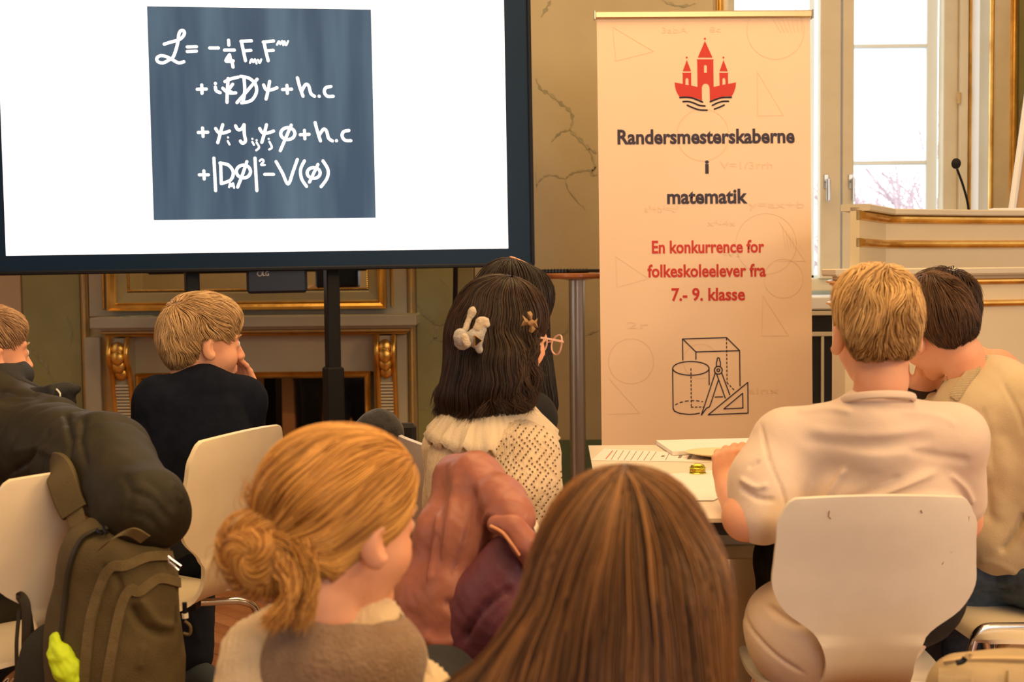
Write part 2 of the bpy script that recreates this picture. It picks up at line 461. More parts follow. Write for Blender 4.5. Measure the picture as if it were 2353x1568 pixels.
def short_hair(style, n, seed, w=.0009, top=.0, L=.05, nape=-.045, mess=.6, offm=.011, wx=.078):
    f = F(); f.ell((0,-.016,.050+top*.5), (wx,.099,.085+top), k=.01)
    f.ell((0,-.058,-.002), (.060,.048,.064), k=.03)
    f.ell((0,.030,.085+top), (.062,.060,.040), k=.03)
    f.ell((0,.118,-.035), (.095,.062,.115), k=.012, op=-1)
    for s in (-1,1): f.ell((s*.088,.026,-.028), (.030,.040,.050), k=.01, op=-1); f.ell((s*.09,-.006,-.03), (.026,.026,.05), k=.01, op=-1)
    f.ell((0,-.06,nape-.052), (.12,.10,.052), k=.02, op=-1)
    def ear(p): return (np.abs(p[:,0]) > .055)&(p[:,2] < .030)&(p[:,1] > -.030)&(p[:,1] < .032)
    def keep(p): return (p[:,2] > nape)&~((p[:,1] > .075)&(p[:,2] < .05))&~ear(p)
    def stop(p): return (p[:,2] < nape-.006*np.sin(p[:,0]*300))|ear(p)|((p[:,1] > .088)&(p[:,2] < .058))
    r = scalp(f, n, keep=keep); rng = np.random.default_rng(seed)
    r = r+rng.normal(0, .0012, r.shape)
    cr = np.array([.012,-.070,.128])
    def flow(p, t):
        d = p-cr
        if style == 'fringe': d = d*np.array([1,1,1])+np.array([0,.05,-.03])
        elif style == 'crop': d = d+np.array([0,.02,-.05])
        else: d = d*np.array([1.3,.6,1])+np.array([0,-.02,-.05])
        d = d/(np.linalg.norm(d, axis=1, keepdims=True)+1e-9)
        a = np.stack([wob(p, 38, seed), wob(p, 33, seed+2), .6*wob(p, 41, seed+4)], -1)
        b_ = np.stack([wob(p, 90, seed+1), wob(p, 80, seed+3), .6*wob(p, 95, seed+5)], -1)
        return d+mess*a+mess*.35*b_
    up = np.clip((r[:,2]-nape)/.12, .10, 1)
    clump = .5+.5*np.clip(wob(r, 70, seed+9), -1, 1)
    P, G = strands(f, r, flow, L*np.clip(up, .25, 1)*(.8+.4*rng.random(len(r))), 8, w, (.0012+offm*(.45*rng.random(len(r))+.55*clump))*up, lift=.005, seed=seed, stop=stop)
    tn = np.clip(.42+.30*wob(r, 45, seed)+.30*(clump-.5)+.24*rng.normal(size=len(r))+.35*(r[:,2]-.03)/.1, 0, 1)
    return f, [cap_part(f, .0035, .08), strand_mesh(P, G, w, tn)]

def hand(f, wrist, fwd, normal, side=1, curl=.5, sc=1.0, spread=.12, k=.006):
    """palm + five fingers; normal points out of the back of the hand, side=+1 thumb to the left of fwd seen from the back"""
    fw = np.array(fwd, float); fw /= np.linalg.norm(fw); nn = np.array(normal, float); nn -= fw*(nn@fw); nn /= np.linalg.norm(nn)
    la = np.cross(nn, fw)*side
    w = np.array(wrist, float)
    R = np.array([la, fw, nn]).T
    f.cap(w-fw*.03, w+fw*.01, .024*sc, .026*sc, k=.02)
    f.ell(w+fw*.045*sc, (.040*sc,.048*sc,.0165*sc), R, k=.015)
    for i, (x, l, r) in enumerate(((.029,.070,.0083),(.010,.078,.0088),(-.010,.072,.0083),(-.028,.056,.0072))):
        x *= sc; l *= sc; r *= sc
        b = w+la*x+fw*.078*sc; d = fw+la*x*spread*20*.3; d /= np.linalg.norm(d)
        pts = [b-d*.03*sc, b]; a = 0
        for seg in (.45,.30,.25):
            a += curl*(.9 if seg > .4 else .8); q = d*math.cos(a)-nn*math.sin(a); pts.append(pts[-1]+q*l*seg)
        f.chain(pts, [r*1.05, r*1.1, r, r*.92, r*.8], k=k)
    b = w+la*.022*sc+fw*.02*sc
    d1 = la*.75+fw*.65-nn*.25; d2 = la*.25+fw*.95-nn*.45
    p1 = b+d1/np.linalg.norm(d1)*.040*sc; p2 = p1+d2/np.linalg.norm(d2)*.030*sc; p3 = p2+(fw-nn*.5)/1.12*.024*sc
    f.chain([b, p1, p2, p3], [.016*sc, .0115*sc, .0100*sc, .0080*sc], k=.01)

def person(label, T, neck, shl, shr, hip, group=None):
    L = np.array([hip[0], hip[1], 0.0]); root = empty('person', label, 'person', L, group=group)
    up = np.array(neck)-np.array(hip); R = rot_from(np.array(shr)-np.array(shl), up)
    return root, L, R
def lerp(a, b, t): return np.array(a)*(1-t)+np.array(b)*t
def torso(f, neck, shl, shr, hip, R, g=0.0, depth=.105, k=.03):
    k = min(k, .032)
    wd_ = np.linalg.norm(np.array(shr)-np.array(shl))/2; up = R[:,2]
    mid = (np.array(shl)+np.array(shr))/2; neck = np.array(neck)-R[:,1]*.030
    f.cap(shl, shr, .054+g, k=k)
    f.ell(lerp(hip, mid, .66), (wd_*.98+g, depth+g, .19), R, k=k)
    f.ell(lerp(hip, mid, .25), (wd_*.86+g, depth+g, .20), R, k=k)
    for s in (shl, shr): f.cap(np.array(neck)-up*.040, lerp(neck, s, .9), .058, .050+g, k=k)
    f.cap(np.array(neck)-up*.075, np.array(neck)-up*.048, .082, .070, k=k)
    return f
def trousers(root, L, hip, knees, ankles, m, r=(.088,.062,.050), fl=None, R=None):
    f = F(); f.ell(hip, (.165,.13,.11), R, k=.05)
    hr = (R[:,0] if R is not None else np.array([1,0,0]))
    for s, kn, an in zip((-1,1), knees, ankles):
        a = np.array(hip)+hr*s*.085; f.cap(a, kn, r[0], r[1], k=.05); f.cap(kn, an, r[1], r[2], k=.03)
    return fobj('trousers', f, .009, m, root, L, fl=fl, wr=[(40,.0015),(85,.0008)])
def shoe(root, L, ankle, fwd, m, sole, stripes=None):
    fw = np.array(fwd, float); fw[2] = 0; fw /= np.linalg.norm(fw); a = np.array([ankle[0], ankle[1], 0.0]); z = np.array([0,0,1.0])
    sd = np.cross(fw, z); f = F()
    f.cap(a+z*.075, a-fw*.02+z*.045, .036, .036, k=.03); f.cap(a-fw*.03+z*.045, a+fw*.15+z*.042, .036, .034, k=.03, flat=(z, 1.15))
    f.cap(a+fw*.06+z*.05, a+fw*.16+z*.036, .038, .032, k=.03)
    o = fobj('shoe', f, .006, m, root, L)
    g = F(); g.cap(a-fw*.04+z*.016, a+fw*.06+z*.016, .034, .036, k=.02, flat=(z, 2.4)); g.cap(a+fw*.06+z*.016, a+fw*.17+z*.016, .038, .034, k=.02, flat=(z, 2.4))
    fobj('sole', g, .006, sole, o, L)
    if stripes:
        for s in (-1,1):
            for i in range(3):
                b = B(); p0 = a+fw*(.035+.022*i)+sd*s*.034+z*.025; p1 = a+fw*(.015+.022*i)+sd*s*.026+z*.072
                b.tube([p0-L, lerp(p0, p1, .5)+sd*s*.006-L, p1-L], .0045, 6, flat=(1,.5)); b.obj('stripe', stripes, o, True)
    return o
def ring(c, R, rx, ry, r, m, name, parent, L, a0=0, a1=2*PI, n=36, lobes=0, flat=None):
    b = B(); pts = [np.array(c)-L+R@np.array([rx*math.cos(a), ry*math.sin(a), 0]) for a in np.linspace(a0, a1, n)]
    b.tube(pts, r, 8, flat=flat); return b.obj(name, m, parent, True)

# ================================================================== the setting
YW = 6.0
def X(px, D=YW, y=700): return W(px, y, D)[0]
def Z(py, D=YW, x=600): return W(x, py, D)[2]
ZC = 3.95
def slab(name, lo, hi, m, **kw): return B().cube(lo, hi).obj(name, m, None, kind='structure', **kw)
FLOORM = mat('oak_parquet_base', (.16,.07,.03), .5)
slab('floor', (-4.6,-4.1,-.05), (4.1,6.6,0), FLOORM)
floor = bpy.data.objects['floor']
slab('ceiling', (-4.6,-4.1,ZC), (4.1,6.6,ZC+.1), mat('ceiling_paint', (.80,.74,.62), .6))
slab('wall_left', (-4.6,-4.1,0), (-4.5,6.6,ZC), BEIGEM)
slab('wall_right', (4.0,-4.1,0), (4.1,6.6,ZC), BEIGEM)
slab('wall_rear', (-4.6,-4.1,0), (4.1,-4.0,ZC), BEIGEM)
xw0, xw1 = X(1672, y=60), X(2272, y=200)          # window opening in the back wall
zs = Z(684, YW, 1880)                         # sill height
wall = B(); wall.cube((-4.6,YW,0), (xw0,YW+.12,ZC)).cube((xw1,YW,0), (4.1,YW+.12,ZC)).cube((xw0,YW,0), (xw1,YW+.12,zs)).cube((xw0,YW,3.3), (xw1,YW+.12,ZC))
wall = wall.obj('wall_back', BEIGEM, None, kind='structure')

# --- parquet: each stave a piece, laid herringbone
PL = [mat('oak_stave_%s' % n, c, .34, 0, c2, 12, .12, 70, stretch=(1,1,1), coat=.15) for n, c, c2 in
      (('red', (.36,.15,.06), (.28,.11,.045)), ('brown', (.30,.13,.055), (.23,.095,.04)), ('light', (.44,.20,.09), (.36,.15,.065)))]
Ls, Ws = .42, .07
stv = []
for i in range(-70, 70):
    for j in range(-16, 16):
        for o in (0, 1):
            a = i*Ws+j*Ls*1.0; 
            if o == 0: cx, cy, ang = i*Ws+j*2*Ls*.5+Ls/2, i*Ws-j*2*Ls*.5+Ws/2, 0
            else: cx, cy, ang = i*Ws+j*2*Ls*.5+Ws/2-0.0+Ls*0, i*Ws-j*2*Ls*.5+Ws+Ls/2, 1
            u = np.array([(cx-cy)*.7071, (cx+cy)*.7071])
            x, y = u[0]-.2, u[1]+4.6
            if -4.4 < x < 3.9 and .8 < y < 5.9: stv.append((x, y, ang))
def key(s):
    v = proj(np.array([[s[0], s[1], 0.0]])); px, py = v[0][0], v[1][0]
    zones = [(510,1460),(630,960),(2250,1500),(560,1380),(500,1540)]
    return min(math.hypot(px-a, (py-b)*1.6) for a, b in zones)
stv.sort(key=key)
sm = []
for k in range(3):
    b = B(); b.cube((-Ls/2+.0008,-Ws/2+.0008,-.004), (Ls/2-.0008,Ws/2-.0008,.006), .0012); me = b.mesh('plank'); me.materials.append(PL[k]); sm.append(me)
for n, (x, y, ang) in enumerate(stv[:290]):
    o = link('plank', sm[random.choice((0,0,1,1,2))], None, floor); o.location = (x, y, random.uniform(-.0003,.0003)); o.rotation_euler = (0,0,PI/4+(PI/2 if ang else 0))
rest = B()
for (x, y, ang) in stv[290:]:
    th = PI/4+(PI/2 if ang else 0)
    rest.cube((-Ls/2+.0008,-Ws/2+.0008,.0), (Ls/2-.0008,Ws/2-.0008,.006), 0, Rz(th), (x,y,0))
rest.obj('planks', PL[0], floor, kind='stuff')

# --- wall panels (painted marble fields with their veins)
def panel(name, x0, x1, z0, z1, m, t=.012, par=wall):
    return B().cube((x0,YW-t,z0), (x1,YW,z1), .003).obj(name, m, par)
pgL = panel('marble_panel', X(54), X(186), .05, ZC, GREENM)
setp(pgL, 'green marbled panel')
ptan = panel('marble_panel', -4.4, X(50), .05, ZC, TANM); setp(ptan, 'tan marbled panel')
pgR = panel('marble_panel', X(957), X(1049), .05, ZC, GREENM); setp(pgR, 'green marbled panel')
panel('wall_strip', X(1051), X(1089), .05, ZC, OLIVEP, .02)
pbe = panel('marble_panel', X(1091), X(1640), .42, ZC, BEIGEM); setp(pbe, 'beige marbled panel')
pgE = panel('marble_panel', X(2333), 4.0, .42, ZC, GREENM, .01); setp(pgE, 'green marbled panel')
slab('baseboard_back', (X(1091),YW-.03,0), (X(1640),YW,Z(1012,YW,1320)), TEAL)
def veins(par, lines, t=.014):
    for ln, w in lines:
        pts = catmull([np.array(q, float) for q in ln], 5); b = B(); n = len(pts); L_, R_ = [], []
        for i, p in enumerate(pts):
            d = pts[min(i+1,n-1)]-pts[max(i-1,0)]; d /= np.linalg.norm(d)+1e-9; q = np.array([-d[1], d[0]])
            ww = w*1.25*(.55+.45*math.sin(i*1.7+len(ln)))*min(1, .25+4*min(i, n-1-i)/n); j = np.array([math.sin(i*2.3), math.cos(i*3.1)])*1.2
            L_.append(W(*(p+j+q*ww), YW-t)); R_.append(W(*(p+j-q*ww), YW-t))
        b.add(L_+R_, [(i, i+1, n+i+1, n+i) for i in range(n-1)]).obj('vein', VEIN, par)
veins(pbe, [([(1231,180),(1243,205),(1262,215),(1288,237),(1310,255),(1316,278),(1308,300)], 4), ([(1308,300),(1290,303),(1268,325)], 2.5),
    ([(1308,298),(1330,318),(1352,340),(1372,352)], 4.5), ([(1352,340),(1362,365),(1366,390),(1340,392),(1312,400),(1300,412)], 2.5), ([(1300,412),(1262,402),(1240,415),(1232,430)], 2),
    ([(1300,412),(1308,440),(1345,482)], 1.5), ([(1266,0),(1258,15),(1244,38)], 4), ([(1230,395),(1234,440)], 1.5), ([(1372,380),(1358,400),(1374,402)], 2.5),
    ([(1283,770),(1300,765),(1310,740),(1318,710)], 2), ([(1320,790),(1350,770),(1378,760)], 2), ([(1520,0),(1560,14),(1600,8)], 3)])
veins(pgR, [([(958,700),(975,722),(990,735),(1005,750),(1000,775),(985,790)], 4), ([(1000,748),(1020,745),(1044,750)], 2), ([(992,775),(1015,785),(1040,805)], 2.5),
    ([(958,935),(975,940),(1000,928)], 2), ([(1010,640),(1030,660)], 2), ([(960,1060),(975,1040),(985,1020)], 2.5)])
veins(pgL, [([(72,800),(90,825),(108,845),(112,865)], 3.5), ([(112,865),(125,878),(150,890),(180,905)], 2), ([(150,720),(165,760),(160,800)], 1.5)])
veins(pgE, [([(2352,200),(2344,240),(2350,300)], 3), ([(2340,440),(2350,470)], 2)])
# --- gilded vertical trims
def vtrim(n, x0, x1, z0, z1, m, t=.03):
    b = B(); w = x1-x0
    b.cube((x0,YW-t*.6,z0), (x1,YW,z1), .003); b.tube([((x0+x1)/2,YW-t*.6,z0),((x0+x1)/2,YW-t*.6,z1)], w*.36, 12)
    o = b.obj('trim_%d' % n, m, None, True, kind='structure'); return o
vtrim(1, X(188), X(205), .05, ZC, OLDGOLD); vtrim(2, X(937), X(953), .05, ZC, OLDGOLD)
vtrim(3, X(1645,YW,10), X(1662,YW,10), .05, ZC, GOLD); vtrim(4, X(2316,YW,300), X(2331,YW,300), .05, ZC, GOLD, .05)
slab('trim_5', (X(2279,YW,300),YW-.02,.05), (X(2316,YW,300),YW,ZC), CREAM)
vtrim(6, X(2271,YW,300), X(2279,YW,300), .05, ZC, GOLD, .04)
slab('trim_7', (X(1662,YW,10),YW-.015,zs), (xw0,YW+.1,ZC), CREAM)

# --- window: splayed reveal, frame, casements, sill
YG = 6.34
def G(px, py=300): return W(px, py, YG)[0]
GLAREW = mat('glare_tinted_white', (.80,.90,.97), .4)  # bluish tint paints daylight glare into the sash and transom colour
win = bpy.data.objects.new('window_1', None); COL.objects.link(win); win.location = (G(1930),YG,zs); win['kind'] = 'structure'
WL = np.array(win.location)
def wp(name, lo, hi, m, bev=.004, **kw): b = B(); b.cube(lo, hi, bev); return b.obj(name, m, win, shift=WL, **kw)
zb, zt = Z(640,YG,1930), 3.3; FR = CREAM
ze = Z(668,YG,1930)
wp('frame', (G(1660,60),YG-.02,ze), (G(2215),YG+.05,zb-.0), FR)                       # bottom rail
wp('sash_stile', (G(1880),YG-.045,zb), (G(1927),YG+.02,zt), FR); wp('sash_stile', (G(1931),YG-.045,zb), (G(1957),YG+.02,zt), FR)
wp('frame', (G(2163),YG-.03,zb), (G(2196),YG+.05,zt), FR); wp('frame', (G(2196),YG-.06,ze), (G(2215),YG+.05,zt), CREAM)
wp('outer_sash', (G(1866),YG+.06,zb), (G(1879),YG+.10,zt), GLAREW); wp('outer_sash', (G(2137),YG+.06,zb), (G(2164),YG+.10,zt), GLAREW)
wp('transom', (G(1957),YG+.055,Z(106,YG,2040)), (G(2138),YG+.098,Z(96,YG,2040)), GLAREW)
wp('transom', (G(1957),YG+.055,Z(377,YG,2040)), (G(2138),YG+.098,Z(367,YG,2040)), GLAREW)
wp('outer_sash', (G(1866),YG+.06,zb-.02), (G(2164),YG+.10,zb+.02), GLAREW)
wp('frame', (G(1664,60),YG-.03,zb), (G(1686,60),YG+.05,zt), FR)
GL = mat('window_glass', (1,1,1), .0, trans=1, ior=1.0)
GL.node_tree.nodes['Principled BSDF'].inputs['Specular IOR Level'].default_value = .2
wp('pane', (G(1686,60),YG+.075,zb), (G(1880),YG+.079,zt), GL, 0); wp('pane', (G(1957),YG+.075,zb), (G(2164),YG+.079,zt), GL, 0)
for hx in (1893, 1949):
    x = G(hx); b = B(); z0, z1 = Z(466,YG,hx), Z(408,YG,hx)
    b.cube((x-.012,YG-.055,z1-.055), (x+.012,YG-.045,z1+.012), .003); b.tube([(x,YG-.05,z1-.02),(x,YG-.09,z1-.02)], .008, 10)
    b.cube((x-.009,YG-.105,z0), (x+.009,YG-.085,z1-.008), .006); b.obj('window_handle', STEEL, win, True, shift=WL)
b = B(); x = G(2194,220); b.tube([(x,YG-.065,Z(242,YG,2190)),(x,YG-.065,Z(217,YG,2190))], .009, 10); b.obj('hinge', OLDGOLD, win, True, shift=WL)
b = B(); x0, x1 = G(2216,300), X(2222,6.33,300); b.cube((x0,YG-.07,ze), (x0+.018,YG-.02,zt), .006); b.obj('gold_bead', GOLD, win, shift=WL)
b = B(); b.add([(G(2222,300),YG-.02,zs),(xw1,YW+.03,zs),(xw1,YW+.03,zt),(G(2222,300),YG-.02,zt),(G(2222,300)+.03,YG+.03,zs),(xw1+.06,YW+.06,zs),(xw1+.06,YW+.06,zt),(G(2222,300)+.03,YG+.03,zt)],
    [(0,3,2,1),(4,5,6,7),(0,1,5,4),(1,2,6,5),(2,3,7,6),(3,0,4,7)]); b.obj('reveal', WHITEP, win, shift=WL)
b = B(); b.cube((xw0-.0,YW+.1,zs-.03), (xw0+.02,YG,zt)); b.obj('reveal', CREAM, win, shift=WL)
b = B(); b.cube((xw0-.04,YW-.06,Z(712,YW-.06,1880)), (xw1,YG+.05,zs+.005), .006); b.obj('window_sill', WHITEP, win, shift=WL)
slab('wall_outer', (xw0-.1,YG+.1,0), (xw1+.3,YG+.2,ze), CREAM)
# outside: pale winter trees and ground far away
slab('ground_outside', (-12,6.8,-3.1), (22,60,-3.0), mat('frosty_ground', (.7,.7,.68), .9))
TREE = mat('pale_bark', (.50,.37,.38), .9)
def tree(x, y, h, seed):
    r = random.Random(seed); t = empty('bare_tree', 'bare winter tree beyond the window, %s' % ('nearest the middle of the pane' if seed == 1 else 'left of the middle one' if seed == 0 else 'right of the middle one'), 'tree', (x,y,-3), group='bare trees outside the window')
    tr = B(); tr.tube([(0,0,0),(.05,0,h*.4),(0,.1,h*.75)], [.11,.08,.04], 8); tr.obj('trunk', TREE, t, True)
    br = B()
    def grow(p, d, l, k):
        q = p+d*l; br.tube([p, lerp(p, q, .5)+np.array([r.uniform(-1,1), r.uniform(-1,1), 0])*l*.06, q], [.009*k+.005, .006*k+.005, .006*k+.004], 4, False)
        if k > 0:
            for _ in range(4):
                e = d+np.array([r.uniform(-1,1), r.uniform(-1,1), r.uniform(-.3,.7)])*.8; e /= np.linalg.norm(e)
                grow(lerp(p, q, r.uniform(.35, 1)), e, l*r.uniform(.55,.8), k-1)
    for i in range(11):
        a = r.uniform(0, 2*PI); z = h*(.3+.42*i/11); d = np.array([math.cos(a), math.sin(a), .8]); grow(np.array([0,0,z]), d/np.linalg.norm(d), h*.2, 3)
    br.obj('branches', TREE, t, kind='stuff')
for i, (x, y, h) in enumerate(((3.9,15,6.0),(5.3,17,6.3),(6.6,18,5.8))): tree(x, y, h, i)

# --- fireplace surround, mirror above it
fp = empty('fireplace', 'grey and gilt fireplace with dark mirrored opening, below the big display', 'fireplace', (X(580),YW,0))
FL = np.array(fp.location)
def fpo(b, name, m, smooth=False, **kw): return b.obj(name, m, fp, smooth, shift=FL, **kw)
xl, xr = X(207), X(936); yf = YW-.10
zsh0, zsh1 = Z(752,YW-.26,600)+.0, Z(727,YW-.26,600)
def Xs(px, D): return W(px, 740, D)[0]
b = B(); b.cube((Xs(205,YW-.26),YW-.26,zsh0), (Xs(956,YW-.26),YW-.0,zsh1), .004); fpo(b, 'mantel_shelf', GREYP)
D1 = YW-.20
b = B(); za, zb2 = Z(757,D1,600), Z(772,D1,600); b.cube((Xs(229,D1),D1,lerp(za,zb2,.6)), (Xs(940,D1),YW,za), .006); fpo(b, 'moulding', OLDGOLD)
b = B(); b.cube((Xs(234,D1),D1+.025,zb2), (Xs(933,D1),YW,lerp(za,zb2,.6)), .006); fpo(b, 'moulding', GOLD)
b = B(); b.cube((Xs(205,YW-.22)+.02,YW-.2,za), (Xs(956,YW-.22)-.02,YW,zsh0)); fpo(b, 'bed_board', GREYP)
for x0, x1 in ((207,243),(914,936)): b = B(); b.cube((X(x0),yf,.0), (X(x1),YW,Z(772,yf,600)), .003); fpo(b, 'pilaster', GREYP)
b = B(); b.cube((X(300),yf+.03,Z(858,yf,600)), (X(860),YW,Z(772,yf,600))); fpo(b, 'frieze_panel', GREYP)
for x0, x1 in ((243,303),(860,914)): b = B(); b.cube((X(x0),yf+.03,0), (X(x1),YW,Z(772,yf,600))); fpo(b, 'console_backing', OLDGOLD)
# gilt frame round the opening
zo = Z(856,yf,600); xo0, xo1 = X(303,yf), X(848,yf)
prof = [(0,0),(0,.018),(-.008,.026),(-.016,.016),(-.024,.02),(-.030,.004)]
b = B(); s2 = 1
path = [((xo0,yf+.03,0),(-1,0,0)),((xo0,yf+.03,zo),(-1,0,1)),((xo1,yf+.03,zo),(1,0,1)),((xo1,yf+.03,0),(1,0,0))]
b.sweep(path, prof); fpo(b, 'opening_frame', GOLD)
b = B(); b.cube((xo0+.02,yf+.035,.04), (xo1-.02,yf+.05,zo-.02)); fpo(b, 'mirrored_fire_screen', DARKMIR)
# consoles
def console(px0, px1):
    c = B(); D = yf-.10; x0, x1 = W(px0,850,D)[0], W(px1,850,D)[0]; xm = (x0+x1)/2; w = (x1-x0)/2
    def prof_y(z):           # how far the scroll stands out at height z
        t = (zc-z)/(zc-.12); return D+.012+.10*min(1, max(0, (t-.12)/.6))**.8-(.03*math.sin(min(1, t/.18)*PI) if t < .18 else 0)
    zc = Z(775,D,600)
    hold = empty_child('console', fp)
    for s in (-1,1):
        r = B()
        pts = [(xm+s*w*.80-FL[0]*0, prof_y(z), z) for z in np.linspace(zc, .12, 26)]
        r.tube([np.array(p)-FL for p in pts], w*.26, 10); r.obj('side_rail', GOLD, hold, True)
    body = B(); zz = list(np.linspace(zc, .12, 24)); body.prism([(prof_y(z)+.007, z) for z in zz]+[(prof_y(.12)+.007, 0), (yf+.06, 0), (yf+.06, zc)], lambda y, z: (x0+.010,y,z), lambda y, z: (x1-.010,y,z)); body.obj('core', GREYP, hold, shift=FL)
    top = zc-.02; step = .048
    for i in range(4):       # overlapping gilt scales
        z = top-.010-i*.036; y = prof_y(z); sc = B(); Rr = np.array([[1,0,0],[0,0,1],[0,-1,0]]).T
        sc.lathe([(.0005,.0)]+[(math.sin(a), math.cos(a)) for a in np.linspace(.05, PI/2+.3, 9)], 20)
        sc.v = [(xm+v[0]*w*.60, y+.010-.004*(3-i)-v[2]*.016, z-.020+v[1]*.036) for v in sc.v]
        sc.obj('gilt_scale', GOLD, hold, True, shift=FL)
    z = top-.195
    fl = []
    while z > .15:
        r = B(); y = prof_y(z)-.004; r.tube([(xm-w*.6,y,z),(xm+w*.6,y,z)], .0052, 8); fl.append(r.obj('reed', CREAM, hold, True, shift=FL)); z -= .0145
def empty_child(name, par):
    o = bpy.data.objects.new(name, None); COL.objects.link(o); o.parent = par; return o
console(248,298); console(862,910)
# mirror
mr = empty('wall_mirror', 'gilt framed mirror on the wall above the fireplace shelf', 'mirror', (X(570),YW,Z(668)))
MLc = np.array(mr.location); DM = YW-.03
mx0, mx1, mz0, mz1 = W(297,650,DM)[0], W(843,650,DM)[0], Z(667,DM,570), 3.0
b = B(); b.cube((mx0,DM,mz0), (mx1,DM+.012,mz1)); b.obj('mirror_glass', MIRROR, mr, shift=MLc)
def fr(name, a0, a1, pr, m):
    b = B(); path = [((mx0,DM,mz0),(-1,0,-1)),((mx1,DM,mz0),(1,0,-1)),((mx1,DM,mz1),(1,0,1)),((mx0,DM,mz1),(-1,0,1)),((mx0,DM,mz0),(-1,0,-1))]
    b.sweep(path, [(a0+(a1-a0)*u, d) for u, d in pr]); b.obj(name, m, mr, shift=MLc)
fr('inner_frame', .006, .052, [(0,0),(.02,.012),(.15,.016),(.9,.020),(1,.03)], mat('aged_cream_gilding', (.50,.40,.20), .45, .15, (.44,.38,.22), 10))
fr('outer_frame', .052, .092, [(0,.03),(.12,.036),(.2,.030),(.6,.040),(.8,.05),(.92,.05),(1,.0)], GOLD)
b = B(); n = 130
for i in range(n):
    x = mx0-.004+(mx1-mx0+.008)*i/(n-1); b.lathe([(.0001,-.005),(.005,-.002),(.005,.002),(.0001,.005)], 6, (x,DM-.008,mz0+.002), Ry(.9))
for s in (mx0-.003, mx1+.003):
    for i in range(90): b.lathe([(.0001,-.005),(.005,-.002),(.005,.002),(.0001,.005)], 6, (s,DM-.008,mz0+.002+i*.0087), Rx(.4))
b.obj('rope_bead', GOLD, mr, shift=MLc, kind='stuff')
# grey overmantel ground with thin gilt lines
b = B(); b.cube((X(207),YW-.012,zsh1), (X(936),YW,ZC)); b.obj('overmantel_panel', GREYP, wall)
for px in (241, 902): b = B(); b.cube((X(px-3),YW-.022,zsh1+.03), (X(px+3),YW-.01,ZC), .003); b.obj('gilt_line', GOLD, wall)

# --- radiator grille under the window
rg = empty('radiator_grille', 'black radiator grille with cream lattice bars under the window sill', 'radiator', (X(1900),YW,0)); RL = np.array(rg.location)
DR = YW-.05; x0, x1 = W(1780,800,DR)[0], W(2300,800,DR)[0]; z0, z1 = .12, Z(718,DR,1880)
b = B(); b.cube((x0,DR,z0), (x1,YW,z1)); b.obj('backing', mat('black_grille', (.008,.008,.008), .5), rg, shift=RL)
def bar(a, c): b = B(); b.cube(a, c, .002); b.obj('bar', CREAM, rg, shift=RL)
for py in (720, 768): bar((x0,DR-.014,Z(py+5,DR,1880)), (x1,DR,Z(py-5,DR,1880)))
for k in range(12):
    px = 1889+(k-2)*42; a = W(px-3,800,DR)[0]; bar((a,DR-.012,z0), (a+.013,DR,Z(768,DR,1880)))
bar((x0,DR-.012,Z(935,DR,1880)), (x1,DR,Z(928,DR,1880)))

# ================================================================== objects
def pose(yaw, pit, rol, t):
    M = np.eye(4); M[:3,:3] = Rz(math.radians(yaw)) @ Ry(math.radians(pit)) @ Rx(math.radians(rol)); M[:3,3] = t; return M
def on(M, px, py, off=0.0):
    """where the sight line meets the plane v=0 of pose M, in its own (u, v) frame"""
    d = CR @ np.array([(px-1176.5)/FPX, -(py-784)/FPX, -1.0]); n = M[:3,1]; s = ((M[:3,3]-CP)@n)/(d@n)
    q = M[:3,:3].T @ (CP+d*s-M[:3,3]); return np.array([q[0], off, q[2]])
def stroke(b, pts, w, cat_=True, closed=False):
    """flat brush stroke; pts already local 3-D in a v=const plane"""
    p = catmull(pts, 5, closed) if cat_ else [np.array(q, float) for q in pts]
    for i in range(len(p)-1):
        a, c = p[i], p[i+1]; d = c-a; l = np.linalg.norm(d)
        if l < 1e-7: continue
        q = np.array([-d[2], 0, d[0]])/l*w; b.add([a+q, a-q, c-q, c+q], [(0,1,2,3)])
    for q in (p if len(p) < 60 else p[::2]):
        b.add([q+np.array([math.cos(t), 0, math.sin(t)])*w for t in np.linspace(0, 2*PI, 11)[:-1]], [tuple(range(10))[::-1]])
    return b
# ---------------- big display
TM = pose(9.325, -.429, -.183, (-1.8845, 4.8899, 1.2789))
disp = empty('display', 'large flat display on a floor stand, white slide with handwritten formula', 'screen'); disp.matrix_world = Matrix(TM.tolist())
SW, SH = 1.896, 1.067
BZ = (.075, .100, .068, .07)     # left right bottom top
b = B(); b.cube((-BZ[0],-.012,-BZ[2]), (SW+BZ[1],.05,SH+BZ[3]), .008); b.obj('housing', BEZEL, disp)
b = B()
for lo, hi in (((-BZ[0]-.004,-.022,-BZ[2]-.006),(SW+BZ[1]+.004,.0,-BZ[2]+.010)), ((SW+BZ[1]-.010,-.022,-BZ[2]),(SW+BZ[1]+.006,.0,SH+BZ[3])),
               ((-BZ[0]-.006,-.022,-BZ[2]),(-BZ[0]+.010,.0,SH+BZ[3]))): b.cube(lo, hi, .004)
b.obj('rim', BLACKM, disp)
b = B(); b.cube((0,-.014,0), (SW,-.011,SH)); b.obj('screen', mat('lit_screen', (1,1,1), .4, emis=1.25), disp)
def sl(px, py, off=-.0165): return on(TM, px, py, off)
c0, c1 = sl(352,508), sl(860,500); c2, c3 = sl(855,25), sl(341,15)
su0, su1, sv0, sv1 = (c0[0]+c3[0])/2, (c1[0]+c2[0])/2, (c0[2]+c1[2])/2, (c2[2]+c3[2])/2
SLD = mat('slide_board', (.052,.092,.142), .6, 0, (.105,.168,.225), 3.4, emis=1.0, spec=0, stretch=(2.4,1,.28), detail=3, contrast=(.36,.66))
SLD.node_tree.nodes['Principled BSDF'].inputs['Base Color'].default_value = (.02,.02,.02,1)
